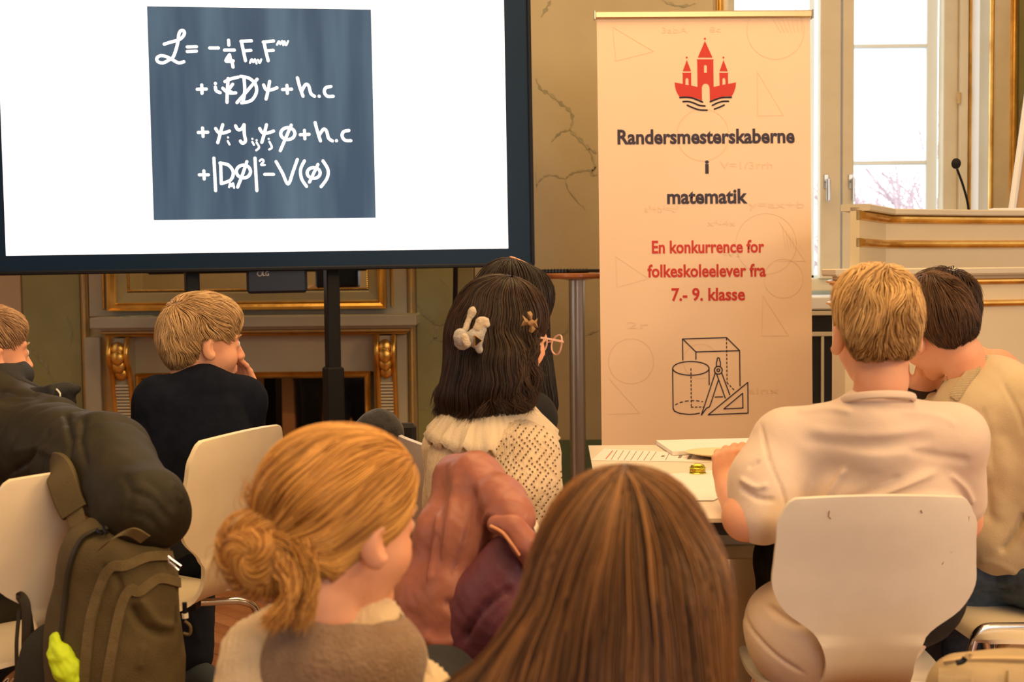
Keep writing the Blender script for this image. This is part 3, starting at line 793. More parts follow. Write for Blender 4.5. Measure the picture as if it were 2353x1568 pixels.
for l in list(SLD.node_tree.links):
    if l.to_socket.name == 'Base Color': SLD.node_tree.links.remove(l)
b = B(); b.cube((su0,-.0165,sv0), (su1,-.0145,sv1)); b.obj('slide_picture', SLD, disp)
CH = mat('lit_writing', (1,1,1), .5, emis=1.2)
CHK = [[(118,318),(160,305),(215,290),(245,270),(260,245),(256,225),(238,222),(222,245),(215,300),(200,360),(180,410),(150,430),(110,450),(75,442),(66,418),(90,400),(130,405),(180,430),(220,450),(262,440)],
 [(280,338),(345,336)],[(280,370),(345,367)],[(438,345),(500,345)],[(571,290),(573,325)],[(542,360),(612,360)],[(578,392),(553,437),(604,436)],[(580,400),(586,440)],[(592,430),(603,480)],
 [(662,302),(672,350),(690,435)],[(658,298),(732,295)],[(680,365),(728,362)],[(722,450),(733,425),(745,445),(757,425),(768,455)],[(778,428),(790,450),(801,425)],
 [(820,303),(832,360),(850,435)],[(815,303),(888,296)],[(838,365),(886,362)],[(912,322),(925,298),(935,318),(948,296),(956,325)],[(964,298),(975,325),(990,296)],
 [(350,636),(415,634)],[(382,605),(384,665)],[(478,594),(479,596)],[(478,620),(484,646),(512,660)],[(568,560),(562,650),(560,728)],[(545,582),(590,562),(640,550)],[(530,628),(555,652),(580,662),(622,661)],[(600,600),(572,640),(590,655)],
 [(655,545),(715,558),(760,600),(766,660),(730,715),(662,732)],[(680,560),(685,650),(672,728)],[(772,565),(700,650),(630,730)],[(818,605),(835,638),(870,640),(912,625)],[(860,580),(850,640),(835,705)],
 [(950,638),(1015,635)],[(982,608),(985,665)],[(1055,555),(1072,620),(1095,685)],[(1085,650),(1112,603),(1135,612),(1150,665),(1176,685)],[(1208,684),(1209,686)],[(1292,616),(1255,625),(1245,655),(1265,684),(1308,685)],
 [(358,940),(425,938)],[(388,908),(392,968)],[(480,912),(500,940),(530,945),(578,930)],[(530,885),(512,950),(495,1012)],[(567,974),(568,976)],[(565,1000),(578,1025)],[(620,893),(637,920),(663,915),(680,885)],[(680,885),(682,950),(690,1000),(670,1016),(654,1000)],
 [(738,984),(739,986)],[(738,1006),(750,1028)],[(768,994),(769,996)],[(768,1010),(786,1045),(765,1066)],[(790,912),(808,940),(840,945),(888,930)],[(838,885),(822,950),(805,1010)],[(853,984),(854,986)],[(858,1005),(876,1045),(856,1060)],
 [(1012,888),(975,975),(935,1068)],[(1075,956),(1138,953)],[(1105,925),(1108,985)],[(1180,870),(1197,935),(1218,1000)],[(1205,965),(1238,918),(1260,930),(1275,980),(1302,1000)],[(1330,997),(1331,999)],[(1418,926),(1380,935),(1370,965),(1390,995),(1432,998)],
 [(365,1238),(430,1238)],[(397,1210),(400,1268)],[(468,1120),(480,1350)],[(515,1155),(520,1300)],[(510,1155),(570,1170),(604,1220),(585,1275),(520,1300)],[(575,1325),(583,1298),(592,1318),(602,1298),(610,1330)],[(700,1145),(668,1240),(635,1325)],
 [(757,1120),(770,1350)],[(790,1140),(806,1129),(818,1143),(800,1168),(826,1168)],[(825,1235),(888,1235)],[(905,1145),(950,1225),(990,1303),(1025,1215),(1055,1130)],[(1105,1140),(1078,1200),(1085,1265),(1120,1320)],[(1200,1165),(1140,1290)],[(1235,1140),(1270,1200),(1265,1260),(1222,1322)]]
for cx, cy, rx, ry in ((988,948,50,42),(676,1215,50,45),(1170,1225,46,38)):
    CHK.append([(cx+rx*math.cos(a), cy+ry*math.sin(a)) for a in np.linspace(0, 2*PI, 13)])
k = 3.0736
small = {12,13,17,18,42,43,46,47,48,49,52,53,65,69}
b = B()
SMALL = {(722,450),(778,428),(912,322),(964,298),(567,974),(565,1000),(738,984),(738,1006),(768,994),(768,1010),(853,984),(858,1005),(575,1325),(790,1140)}
for i, c in enumerate(CHK):
    pts = [sl(340+x/k, y/k, -.0185-.00002*i) for x, y in c]; ln = len(c)
    stroke(b, pts, .0034 if tuple(c[0]) in SMALL else .0055)
b.obj('handwriting', CH, disp)
def DP(px, py, off): return on(TM, px, py, off)
LGc = DP(636, 640, .05)
b = B(); b.cube((DP(566,640,0)[0],.0,-.16), (DP(706,640,0)[0],.06,-BZ[2]+.01), .01); box_ = b.obj('bracket_box', mat('dark_navy_plastic', (.012,.018,.035), .35), disp)
def text_mesh(s, bold=.0, ext=0.0):
    c = bpy.data.curves.new('t', 'FONT'); c.body = s; c.offset = bold; c.extrude = ext; c.resolution_u = 3
    o = bpy.data.objects.new('t', c); COL.objects.link(o); dg = bpy.context.evaluated_depsgraph_get(); dg.update()
    me = bpy.data.meshes.new_from_object(o.evaluated_get(dg)); bpy.data.objects.remove(o)
    v = np.zeros(len(me.vertices)*3, dtype=np.float32); me.vertices.foreach_get('co', v); return me, v.reshape(-1, 3)
def text_on(s, fn, x0, x1, base, cap, name, m, parent, bold=.02, off=0.0, ref='H'):
    """fit the string between pixels x0..x1 on its baseline, capital height cap px"""
    me, v = text_mesh(s, bold); _, r = text_mesh(ref, 0)
    a = fn(x0, base, off); c = fn(x1, base-(x1-x0)*0.0, off); h = np.linalg.norm(fn(x0, base-cap, off)-a)
    mn, mx = v[:,0].min(), v[:,0].max(); e = (c-a); wlen = np.linalg.norm(e); e /= wlen
    sx = wlen/(mx-mn); sy = h/(r[:,1].max()-0)
    co = a+np.outer((v[:,0]-mn)*sx, e)+np.outer(v[:,1]*sy, np.array([0,0,1.0]))
    me.vertices.foreach_set('co', co.astype(np.float32).ravel()); return link(name, me, m, parent)
LGT = mat('pale_print', (.6,.6,.62), .4)
text_on('LG', lambda x, y, o: DP(x, y, o), 604, 618, 634, 10, 'logo', LGT, disp, .01, -.004)
b = B(); q = DP(597, 629, -.004); stroke(b, [q+np.array([.009*math.cos(a),0,.009*math.sin(a)]) for a in np.linspace(0, 2*PI, 13)], .0022); b.obj('logo_ring', LGT, disp)
# ---------------- its stand
st = empty('display_stand', 'black two-column floor stand carrying the large display', 'stand', (X(590,5.1),5.25,0)); SL = np.array(st.location)
for px in (755, 428):
    D = 5.042+(px-590)*.000263; x0, x1 = W(px-19,740,D)[0], W(px+20,740,D)[0]; Rr = Rz(math.radians(24))
    w = (x1-x0)*.40; zt_ = 1.9; zc_ = Z(848,D,px)
    b = B(); b.cube((-w,-w,zc_-.2), (w,w,zt_), .004, Rr, ((x0+x1)/2,D+.1,0)); b.obj('column', BLACKM, st, shift=SL)
    b = B(); b.cube((-w*1.36,-w*1.36,.09), (w*1.36,w*1.36,zc_), .006, Rr, ((x0+x1)/2,D+.1,0)); b.obj('sleeve', BLACKM, st, shift=SL)
    b = B(); b.cube((-.035,-.36,.03), (.035,.40,.09), .01, Rz(math.radians(9.3)), ((x0+x1)/2,D+.1,0)); b.obj('foot', BLACKM, st, shift=SL)
    for s in (-.3,.33):
        c = np.array([(x0+x1)/2,D+.1,0])+Rz(math.radians(9.3))@np.array([0,s,0]); b = B(); b.tube([c+[-.012,0,.03],c+[.012,0,.03]], .03, 14); b.obj('castor', BLACKM, st, True, shift=SL)
a_, c_ = W(428,740,5.0), W(755,740,5.085)
b = B(); b.cube((0,-.02,.30), (np.linalg.norm(c_[:2]-a_[:2]),.02,.36), .004, Rz(math.atan2(c_[1]-a_[1], c_[0]-a_[0])), (a_[0],a_[1]+.1,0)); b.obj('crossbar', BLACKM, st, shift=SL)
b = B(); b.cube((0,-.015,1.5), (np.linalg.norm(c_[:2]-a_[:2]),.02,1.6), .004, Rz(math.atan2(c_[1]-a_[1], c_[0]-a_[0])), (a_[0],a_[1]+.1,0)); b.obj('crossbar', BLACKM, st, shift=SL)
b = B(); b.tube(catmull([W(1047,600,5.7),W(1046,680,5.75),W(1042,760,5.8),W(1041,830,5.85),W(1044,960,5.9),[W(1046,1000,5.9)[0],5.9,.012],[W(900,1000,5.7)[0],5.6,.012]], 6), .011, 8)
setp(b.obj('power_cable', mat('black_rubber', (.01,.01,.01), .5), None, True), 'thick black cable hanging in front of the green wall right of the fireplace', 'cable')

# ---------------- roll-up banner
BM = pose(2.236, -.176, -1.27, (.72668, 4.92552, 2.14073))
ban = empty('roll_up_banner', 'tall cream roll-up banner with red castle emblem and printed text', 'banner'); 
BH = 2.14073-.07
ban.matrix_world = Matrix(BM.tolist())
BAN = mat('banner_cloth', (.95,.73,.54), .5, 0, (.93,.70,.51), 2)
b = B(); b.cube((-.4,0,-BH), (.4,.0015,0)); b.obj('cloth', BAN, ban)
b = B(); b.cube((-.408,-.012,-.004), (.408,.014,.024), .005); b.obj('top_rail', mat('champagne_metal', (.80,.66,.42), .25, .8), ban)
for s in (-1,1): b = B(); b.cube((s*.408-.003,-.014,-.008), (s*.408+.003,.016,.026), .002); b.obj('end_cap', CHROME, ban)
b = B(); b.cube((-.42,-.05,-BH-.07), (.42,.06,-BH+.01), .012); b.obj('base_cassette', STEEL, ban)
b = B(); b.tube([(0,.02,-BH),(0,.02,0)], .009, 8); b.obj('support_pole', STEEL, ban, True)
def bp(px, py, off=-.0008): return on(BM, px, py, off)
NAVY = mat('navy_print', (.035,.025,.055), .5); REDP = mat('red_print', (.62,.035,.02), .5); FAINT = mat('faint_print', (.87,.655,.475), .5)
for s, x0, x1, base, cap, m, bo in (('Randersmesterskaberne',1419,1826,329,31,NAVY,.030),('i',1620,1629,396,29,NAVY,.036),('matematik',1533,1718,466,31,NAVY,.030),
      ('En konkurrence for',1498,1756,580,27,REDP,.027),('folkeskoleelever fra',1488,1760,635,27,REDP,.027),('7.- 9. klasse',1543,1712,689,27,REDP,.027)):
    text_on(s, lambda x, y, o: bp(x, y+(x-x0)*-.008+2, o), x0, x1, base, cap*1.02, 'printed_text', m, ban, bo, -.0010)
def poly_fill(lines, fn, m, name, parent, off):
    c = bpy.data.curves.new('p', 'CURVE'); c.dimensions = '2D'; c.fill_mode = 'BOTH'
    for ln in lines:
        s = c.splines.new('POLY'); s.points.add(len(ln)-1); s.use_cyclic_u = True
        for p_, q in zip(s.points, ln): a = fn(*q); p_.co = (a[0], a[2], 0, 1)
    o = bpy.data.objects.new('p', c); COL.objects.link(o); dg = bpy.context.evaluated_depsgraph_get(); dg.update()
    me = bpy.data.meshes.new_from_object(o.evaluated_get(dg)); bpy.data.objects.remove(o)
    v = np.zeros(len(me.vertices)*3, dtype=np.float32); me.vertices.foreach_get('co', v); v = v.reshape(-1,3)
    v = np.stack([v[:,0], np.full(len(v), off), v[:,1]], 1); me.vertices.foreach_set('co', v.astype(np.float32).ravel()); return link(name, me, m, parent)
ks = 7.127; e_ = lambda x, y: bp(1500+x/ks, 60+y/ks)
def circ(cx, cy, r, n=16): return [(cx+r*math.cos(a), cy+r*math.sin(a)) for a in np.linspace(0, 2*PI, n+1)[:-1]]
poly_fill([[(853,243),(737,516),(978,516)], circ(853,206,17), [(556,555),(490,740),(627,740)], circ(555,515,16), [(1157,555),(1092,740),(1227,740)], circ(1156,515,16),
 [(357,922),(490,948),(490,776),(480,774),(480,766),(637,766),(637,774),(627,776),(630,975),(733,997),(727,556),(718,553),(718,545),(997,545),(997,554),(990,556),(996,997),(1095,975),(1090,776),(1082,774),(1082,766),(1240,766),(1240,774),(1230,776),(1233,948),(1362,922),(1355,1000),(1330,1080),(1292,1152),(1200,1150),(1080,1170),(1000,1205),(935,1225),(930,1010),(915,965),(890,946),(865,941),(835,948),(812,975),(803,1010),(805,1222),(740,1195),(650,1165),(540,1152),(437,1160),(390,1080),(365,1000)],
 [(838,765),(838,655),(850,637),(872,635),(886,655),(886,765)], [(535,960),(535,870),(548,852),(572,852),(585,870),(585,967)], [(1140,965),(1140,870),(1152,850),(1175,850),(1188,870),(1190,952)]], e_, REDP, 'castle_emblem', ban, -.0010)
b = B()
for ln in (((445,1172),(540,1167),(640,1178),(740,1215),(815,1245)),((940,1240),(1040,1200),(1140,1172),(1285,1168)),((495,1238),(580,1236),(670,1260),(760,1298),(855,1310)),((975,1300),(1060,1258),(1150,1234),(1240,1232)),((565,1297),(650,1335),(760,1372),(888,1378)),((1008,1360),(1090,1330),(1168,1294))):
    stroke(b, [bp(1500+x/ks, 60+y/ks, -.0013) for x, y in ln], .0030)
b.obj('emblem_waves', NAVY, ban)
kd = 6.819
def dl(pts, cat_=False, m=None): return [bp(1500+x/kd, 750+y/kd, -.0012) for x, y in pts]
DR_ = [([(470,530),(465,200),(1155,178),(1360,382),(1366,935)],0),([(470,200),(675,403),(1360,382)],0),([(675,403),(675,518)],0),([(310,665),(318,1290),(340,1330),(420,1365),(560,1382),(650,1378),(730,1363)],0),([(880,650),(883,918)],0),
 ([(995,625),(997,560),(1008,540),(1008,505),(1025,492),(1045,505),(1048,540),(1058,560),(1058,625)],0),([(975,740),(760,1392),(840,1285),(885,1265),(905,1220),(1025,850)],0),([(1000,750),(1135,1125)],0),([(1080,735),(1205,1072)],0),([(975,1110),(1092,1106)],0),
 ([(868,1388),(1488,880),(1492,1362),(868,1388)],0),([(1112,1296),(1408,1050),(1412,1282),(1112,1296)],0)]
b = B()
for p_, c in DR_: stroke(b, dl(p_), .0021, False)
stroke(b, dl([(597+285*math.cos(a), 660+108*math.sin(a)) for a in np.linspace(0, 2*PI, 33)]), .0021, False)
for r in (62, 22): stroke(b, dl([(1026+r*math.cos(a), 690+r*math.sin(a)) for a in np.linspace(0, 2*PI, 21)]), .0021, False)
def dash(p_, step=62, on_=28):
    for i in range(len(p_)-1):
        a, c = np.array(p_[i], float), np.array(p_[i+1], float); l = np.linalg.norm(c-a); s = 0
        while s < l: stroke(b, dl([a+(c-a)*s/l, a+(c-a)*min(1, (s+on_)/l)]), .0019, False); s += step
dash([(1155,190),(1163,885)]); dash([(1163,885),(1285,1010)]); dash([(597,665),(603,1260)]); dash([(603,1268),(790,1266)]); dash([(355,1230),(430,1195),(520,1174),(605,1166),(690,1168),(780,1183)], 78, 36)
b.obj('drawing_of_solids', NAVY, ban)
b = B()
def fs(pts, w=.0009, c=False): stroke(b, [bp(x, y, -.0009) for x, y in pts], w, c)
fs([(1408,62),(1502,118),(1415,140),(1408,62)]); fs([(1740,165),(1800,265),(1741,266),(1740,165)]); fs([(1790,510),(1850,600),(1790,600)]); fs([(1415,590),(1490,640),(1418,660),(1415,590)])
fs([(1753,680),(1812,772),(1750,772),(1753,680)]); fs([(1400,870),(1470,950),(1398,952)])
for cx, cy, r in ((1782,70,66),(1615,310,60),(1800,640,45),(1450,830,52),(1610,830,40),(1760,560,70)): fs([(cx+r*math.cos(a), cy+r*math.sin(a)) for a in np.linspace(0, 2*PI, 25)])
for i in range(7): fs([(1775+i*11,42),(1795+i*8,75)]); fs([(1798+i*8,520+i*9),(1805+i*6,570)])
b.obj('faint_drawings', FAINT, ban, kind='stuff')
for s, x0, x1, y, c in (('3abA', 1520,1580,76,13),('8c', 1630,1656,74,12),('V=1/3rrh', 1655,1775,388,17),('a²+b²=c²',1480,1560,488,15),('x²-4x',1625,1690,520,14),('y=ax+b',1720,1848,478,15),('=√2',1660,1700,590,14),('2r',1440,1490,755,15),('sinx',1720,1790,905,14)):
    text_on(s[::-1] if i % 2 else s, lambda x, y_, o: bp(x, y_, o), x0, x1, y, c, 'faint_print', FAINT, ban, 0, -.0009)

# ---------------- round standing table, laptop on it
D = 5.40; ct = empty('standing_table', 'tall round bar table with wooden edge and steel pole left of the banner', 'table', (W(1327,900,D)[0],D,0)); CL = np.array(ct.location)
zt_ = Z(628,D,1320)
WOODE = mat('cherry_wood_edge', (.46,.17,.06), .35, 0, (.38,.13,.045), 18, coat=.3)
b = B(); b.lathe([(.001,zt_-.022),(.325,zt_-.022),(.335,zt_-.014),(.335,zt_-.004),(.328,zt_),(.001,zt_)], 48, (0,0,0), None, (.47,.80)); b.obj('tabletop', WOODE, ct, True)
b = B(); b.lathe([(.001,.02),(.034,.02),(.034,zt_-.03),(.09,zt_-.022),(.001,zt_-.022)], 24); b.obj('pole', STEEL, ct, True)
b = B(); b.lathe([(.001,0),(.24,0),(.24,.012),(.05,.03),(.001,.03)], 36); b.obj('base', STEEL, ct, True)
lp = empty('laptop', 'thin black laptop lying open on the tall round table', 'laptop', (CL[0]+.055,D-.02,zt_)); LL = np.array(lp.location)
ang = Rz(math.radians(-78))
b = B(); b.cube((-.16,-.12,.003), (.16,.12,.016), .004, ang); b.obj('keyboard_base', mat('black_plastic', (.012,.012,.012), .35), lp)
b = B(); b.cube((-.16,-.004,0), (.16,.004,.23), .003, ang@Rx(math.radians(-14)), ang@np.array([0,.12,.014])); b.obj('lid', MATS['black_plastic'], lp)
b = B(); b.cube((-.15,-.006,.012), (.15,-.0042,.218), 0, ang@Rx(math.radians(-14)), ang@np.array([0,.12,.014])); b.obj('screen', mat('laptop_screen', (.7,.85,1), .3, emis=.8), lp)
nb = empty('notebook', 'closed black spiral notebook on the tall round table left of the laptop', 'notebook', (CL[0]-.055,D-.06,zt_))
b = B(); b.cube((-.10,-.07,.001), (.09,.07,.017), .003, Rz(.15)); b.obj('cover', MATS['black_plastic'], nb)
b = B()
for i in range(14): 
    t = np.linspace(0, 2*PI, 9); c = Rz(.15)@np.array([-.09+.013*i,-.072,.010]); b.tube([c+np.array([0,.008*math.cos(a),.009*math.sin(a)]) for a in t], .0014, 5)
b.obj('spiral', BLACKM, nb, True, kind='stuff')

# ---------------- lectern
lc = empty('lectern', 'cream curved speaker lectern with gold mouldings at the window', 'lectern', (W(2200,800,4.7)[0],4.7,0)); LCL = np.array(lc.location)
def ppt(px, D, y=490): return np.array([W(px,y,D)[0], D])
up = [ppt(1975,4.22), ppt(2036,4.58)]; end = ppt(2420,4.86)
for t in np.linspace(.1, 1, 9): m_ = lerp(up[1], end, t); up.append(m_+np.array([0,.035*math.sin(t*PI)]))
def wallrun(b, path, z0, z1, out, th, prof=None):
    """a board following the plan path; out = offset towards the viewer"""
    p = [np.array(q) for q in path]; n = len(p); N = []
    for i in range(n):
        d = p[min(i+1,n-1)]-p[max(i-1,0)]; d /= np.linalg.norm(d); N.append(np.array([d[1], -d[0]]))
    prof = prof or [(0,z0),(0,z1)]
    P = []; k = len(prof)+2
    for i in range(n):
        for (o, z) in prof: q = p[i]+N[i]*(out+o); P.append((q[0], q[1], z))
        for z in (prof[-1][1], prof[0][1]): q = p[i]-N[i]*th; P.append((q[0], q[1], z))
    Fc = [(i*k+j, i*k+(j+1)%k, (i+1)*k+(j+1)%k, (i+1)*k+j) for i in range(n-1) for j in range(k)]
    return b.add(P, [f[::-1] for f in Fc]+[tuple(range(k)), tuple((n-1)*k+j for j in range(k))[::-1]])
def mould(z0, z1, o=.022): h = z1-z0; return [(.0,z0),(o*.5,z0+h*.12),(o*.35,z0+h*.3),(o,z0+h*.5),(o*.95,z0+h*.75),(o*.5,z0+h*.92),(0,z1)]
DU = 4.7
zt1 = Z(480,4.58,2036); zu = Z(640,4.58,2200)
LCR = mat('lectern_cream', (.76,.66,.45), .42, 0, (.72,.62,.41), 3)
b = B(); wallrun(b, up, zu-.02, zt1-.01, 0, .03); b.obj('upper_front', LCR, lc, shift=LCL)
b = B(); wallrun(b, up, 0, 0, .03, .06, [(0,zt1-.022),(.004,zt1-.018),(.004,zt1-.003),(0,zt1)]); b.obj('rail_top', CREAM, lc, shift=LCL)
for ya, yb in ((493,514),(552,571)):
    b = B(); wallrun(b, up, 0, 0, 0, .01, mould(Z(yb,4.58,2036), Z(ya,4.58,2036))); b.obj('gold_moulding', GOLD, lc, True, shift=LCL)
# lower drum, wider
lo = [ppt(1912,4.30,800), ppt(1942,4.05,800)]
for t in np.linspace(.12, 1, 10): m_ = lerp(lo[1], ppt(2460,4.30,800), t); lo.append(m_+np.array([0,-.02*math.sin(t*PI)]))
zl = Z(618,4.2,1910)
b = B(); wallrun(b, lo, 0, zl-.02, 0, .04); b.obj('lower_front', LCR, lc, shift=LCL)
b = B(); wallrun(b, lo, 0, 0, .030, .14, [(0,zl-.024),(.005,zl-.018),(.005,zl-.004),(0,zl)]); b.obj('ledge', CREAM, lc, shift=LCL)
for ya, yb in ((640,655),(691,707)):
    b = B(); wallrun(b, lo, 0, 0, 0, .01, mould(Z(yb,4.1,2250), Z(ya,4.1,2250), .02)); b.obj('gold_moulding', GOLD, lc, True, shift=LCL)
b = B(); wallrun(b, lo, 0, .14, .02, .06); b.obj('plinth', LCR, lc, shift=LCL)
b = B(); q = [up[0], up[1], end, np.array([end[0], 5.6]), np.array([up[0][0], 5.5])]
b.prism([tuple(p) for p in [up[1]+np.array([.03,.16]), end+np.array([0,.12]), end+np.array([0,.55]), up[1]+np.array([.03,.6])]], lambda x, y: (x,y,zt1-.14), lambda x, y: (x,y,zt1-.11)); b.obj('desk_board', LCR, lc, shift=LCL)
mc = empty('microphone', 'black gooseneck microphone standing on the lectern', 'microphone', W(2228,500,4.9)); MC = np.array(mc.location); MC[2] = zt1-.11; mc.location[2] = MC[2]
b = B(); pts = catmull([np.array([MC[0],4.9,zt1-.10]), W(2226,482,4.9), W(2214,430,4.88), W(2199,388,4.86)], 6); b.tube([p-MC for p in pts], [.0075]*3+[.0045]*(len(pts)-3), 8); b.obj('gooseneck', BLACKM, mc, True)
f = F(); f.ell(W(2197,376,4.85), (.017,.017,.020), k=.01); fobj('foam_cap', f, .003, mat('black_foam', (.01,.01,.012), .9, bump=.4, bscale=300), mc, MC, wr=[(500,.0006)])
b = B(); b.lathe([(.001,0),(.04,0),(.04,.012),(.012,.03),(.001,.03)], 20); b.obj('base', BLACKM, mc, True)
q = W(2318,478,4.95); cdl = B(); cdl.cube((-.05,-.03,0), (.07,.03,.035), .004); cdl.obj('small_box', WHITEP, None); o = bpy.data.objects['small_box']; o.location = (q[0], 5.0, zt1-.11)
o.scale = (1,1,3.6); setp(o, 'small white box on the lectern right of the microphone', 'box')
# leaning presentation board
eb = empty('easel_board', 'tall white board leaning behind the lectern at the right edge', 'board', (W(2352,500,5.5)[0]+.1,5.45,0)); 
EBv = np.array(eb.location); b = B(); p0, p1 = W(2327,474,5.45), W(2353,285,5.5); d = (p1-p0); q0 = p0-d*2.2; q1 = p0+d*3.2
b.add([q0, q0+np.array([.6,.05,0]), q1+np.array([.6,.05,0]), q1, q0+np.array([0,.03,0]), q0+np.array([.6,.08,0]), q1+np.array([.6,.08,0]), q1+np.array([0,.03,0])], [(0,1,2,3),(7,6,5,4),(0,4,5,1),(1,5,6,2),(2,6,7,3),(3,7,4,0)]); b.obj('panel', mat('brown_board', (.55,.36,.16), .5), eb, shift=EBv)
b = B(); b.tube([q0-.004*d, q1], .016, 8, flat=(1,1)); b.obj('white_edge', WHITEP, eb, True, shift=EBv)
b = B(); b.tube([q0+np.array([.5,.06,0]), np.array([q0[0]+.5, 5.9, .0])], .012, 8); b.tube([q0, np.array([q0[0]-.03, 5.45, 0.0])], .012, 8); b.obj('leg', WHITEP, eb, True, shift=EBv)

# ---------------- group table
ZT = .715
tb = empty('group_table', 'white rectangular table in front of the banner, covered with papers', 'table', (W(1650,1100,3.2)[0],3.2,0)); TL = np.array(tb.location)
def tz(px, py, z=ZT):
    d = CR @ np.array([(px-1176.5)/FPX, -(py-784)/FPX, -1.0]); return CP+d*((z-EYE)/d[2])
A1, A2 = tz(1352,1024), tz(1400,1110); dv = (A2-A1)[:2]; dv /= np.linalg.norm(dv); rv = np.array([-dv[1], dv[0]]);
rv = np.array([math.cos(.035), -math.sin(.035)]) ; dv = np.array([-math.sin(.035), -math.cos(.035)])
dv = np.array([rv[1], -rv[0]])
TA = A1[:2]; TLN, TW_ = .64, (A1[1]-tz(1690,1190)[1])
TBM = mat('white_tabletop', (.84,.78,.66), .35, 0, (.82,.76,.64), 6, coat=.2)
c = [TA, TA+rv*TLN, TA+rv*TLN+dv*TW_, TA+dv*TW_]
b = B(); b.prism([tuple(p) for p in c], lambda x, y: (x,y,ZT), lambda x, y: (x,y,ZT-.008)); b.obj('tabletop', TBM, tb, shift=TL)
b = B(); ci = [c[0]+rv*.004+dv*.004, c[1]-rv*.004+dv*.004, c[2]-rv*.004-dv*.004, c[3]+rv*.004-dv*.004]
b.prism([tuple(p) for p in ci], lambda x, y: (x,y,ZT-.008), lambda x, y: (x,y,ZT-.034)); b.obj('edge_core', mat('black_edge', (.012,.012,.014), .45), tb, shift=TL)
for i, (u, v) in enumerate(((.12,.12),(TLN-.12,.12),(.12,TW_-.12),(TLN-.12,TW_-.12))):
    q = TA+rv*u+dv*v; b = B(); b.tube([(q[0],q[1],.0),(q[0],q[1],ZT-.034)], .018, 12); b.obj('leg', CHROME, tb, True, shift=TL)
def flat(name, label, cat_, pts, m, t=.0012, zo=.0, group=None, par=None):
    """sheet lying on the table, corners given by their pixels"""
    z = ZT+.0005+zo; P = [tz(x, y, z+t) for x, y in pts]; c_ = np.mean(P, 0); c_[2] = z
    b = B(); n = len(P); b.add([p-c_ for p in P]+[p-c_-np.array([0,0,t]) for p in P], [tuple(range(n))[::-1], tuple(range(n, 2*n))]+[(i, (i+1)%n, (i+1)%n+n, i+n) for i in range(n)])
    o = b.obj(name, m, None); o.location = c_; return setp(o, label, cat_, group), c_
PAP = mat('white_paper', (.90,.85,.80), .6); PNK = mat('pinkish_paper', (.92,.82,.78), .6); INK = mat('grey_ink', (.25,.22,.22), .6); INKR = mat('red_ink', (.65,.2,.18), .6)
sh, c_ = flat('printed_sheet', 'printed form with ruled columns lying sideways on the table edge', 'paper', [(1388,1031),(1668,1046),(1640,1062),(1359,1058)], PNK, .001, .0)
def lines(o, c0, segs, m, w=.0009, z=.0004, nm='print'):
    b = B()
    for a, q in segs:
        p0, p1 = tz(*a, ZT+.0018)-c0, tz(*q, ZT+.0018)-c0; p0[2] = p1[2] = z+.0012; d = p1-p0; l = np.linalg.norm(d); n_ = np.array([-d[1], d[0], 0])/l*w
        b.add([p0+n_, p0-n_, p1-n_, p1+n_], [(0,1,2,3)])
    b.obj(nm, m, o)
lines(sh, c_, [((1418+i*15,1035+i*.6),(1404+i*15,1057+i*.3)) for i in range(7)]+[((1538,1041),(1529,1058))], INK, .0008)
lines(sh, c_, [((1525,1047),(1522,1050)),((1566,1045),(1561,1053)),((1589,1043),(1582,1056))], INK, .004)
lines(sh, c_, [((1408,1036),(1392,1055)),((1602,1048),(1612,1049))], INKR, .0016)
pad, c2_ = flat('writing_pad', 'white writing pad lying across the far edge of the table', 'notepad', [(1507,1012),(1760,1006),(1790,1029),(1545,1038)], PAP, .010, .002)
flat('paper_sheet', 'loose white sheet near the boy in the pale shirt', 'paper', [(1470,1096),(1640,1080),(1690,1124),(1480,1130)], PNK, .0008, .0)
flat('paper_sheet', 'loose cream sheet in front of the small green-gold box', 'paper', [(1500,1126),(1630,1122),(1680,1127),(1640,1150),(1560,1150)], PAP, .0008, .0012)
ty = empty('shallow_dish', 'shallow cream dish on the table beside the writing pad', 'dish', tz(1672,1053)); 
b = B(); b.lathe([(.001,.001),(.045,.001),(.085,.012),(.088,.014),(.083,.014),(.045,.005),(.001,.005)], 32, sc=(1.25,.9)); b.obj('bowl', mat('cream_plastic', (.86,.74,.46), .3), ty, True); ty.location[2] = ZT+.0035
gp = tz(1603,1089); gb = empty('faceted_box', 'small green and gold faceted glass box on the table', 'box', gp)
gb.location[2] = ZT+.001
b = B(); prof = [(.0005,.0),(.0145,.0),(.0165,.004),(.0165,.013),(.013,.020),(.0085,.023),(.0005,.023)]; b.lathe(prof, 8, sc=(1.15,1)); b.obj('faceted_body', mat('green_gold_glass', (.50,.50,.03), .08, .55, (.36,.22,.02), 120, contrast=(.45,.55)), gb)
b = B(); b.tube([(.0195*math.cos(a), .017*math.sin(a), .0015) for a in np.linspace(0, 2*PI, 17)], .0012, 6); b.tube([(.0195*math.cos(a), .017*math.sin(a), .0135) for a in np.linspace(0, 2*PI, 17)], .0010, 6); b.obj('gilt_rim', mat('bright_green_gold', (.62,.72,.10), .2, .7), gb, True)
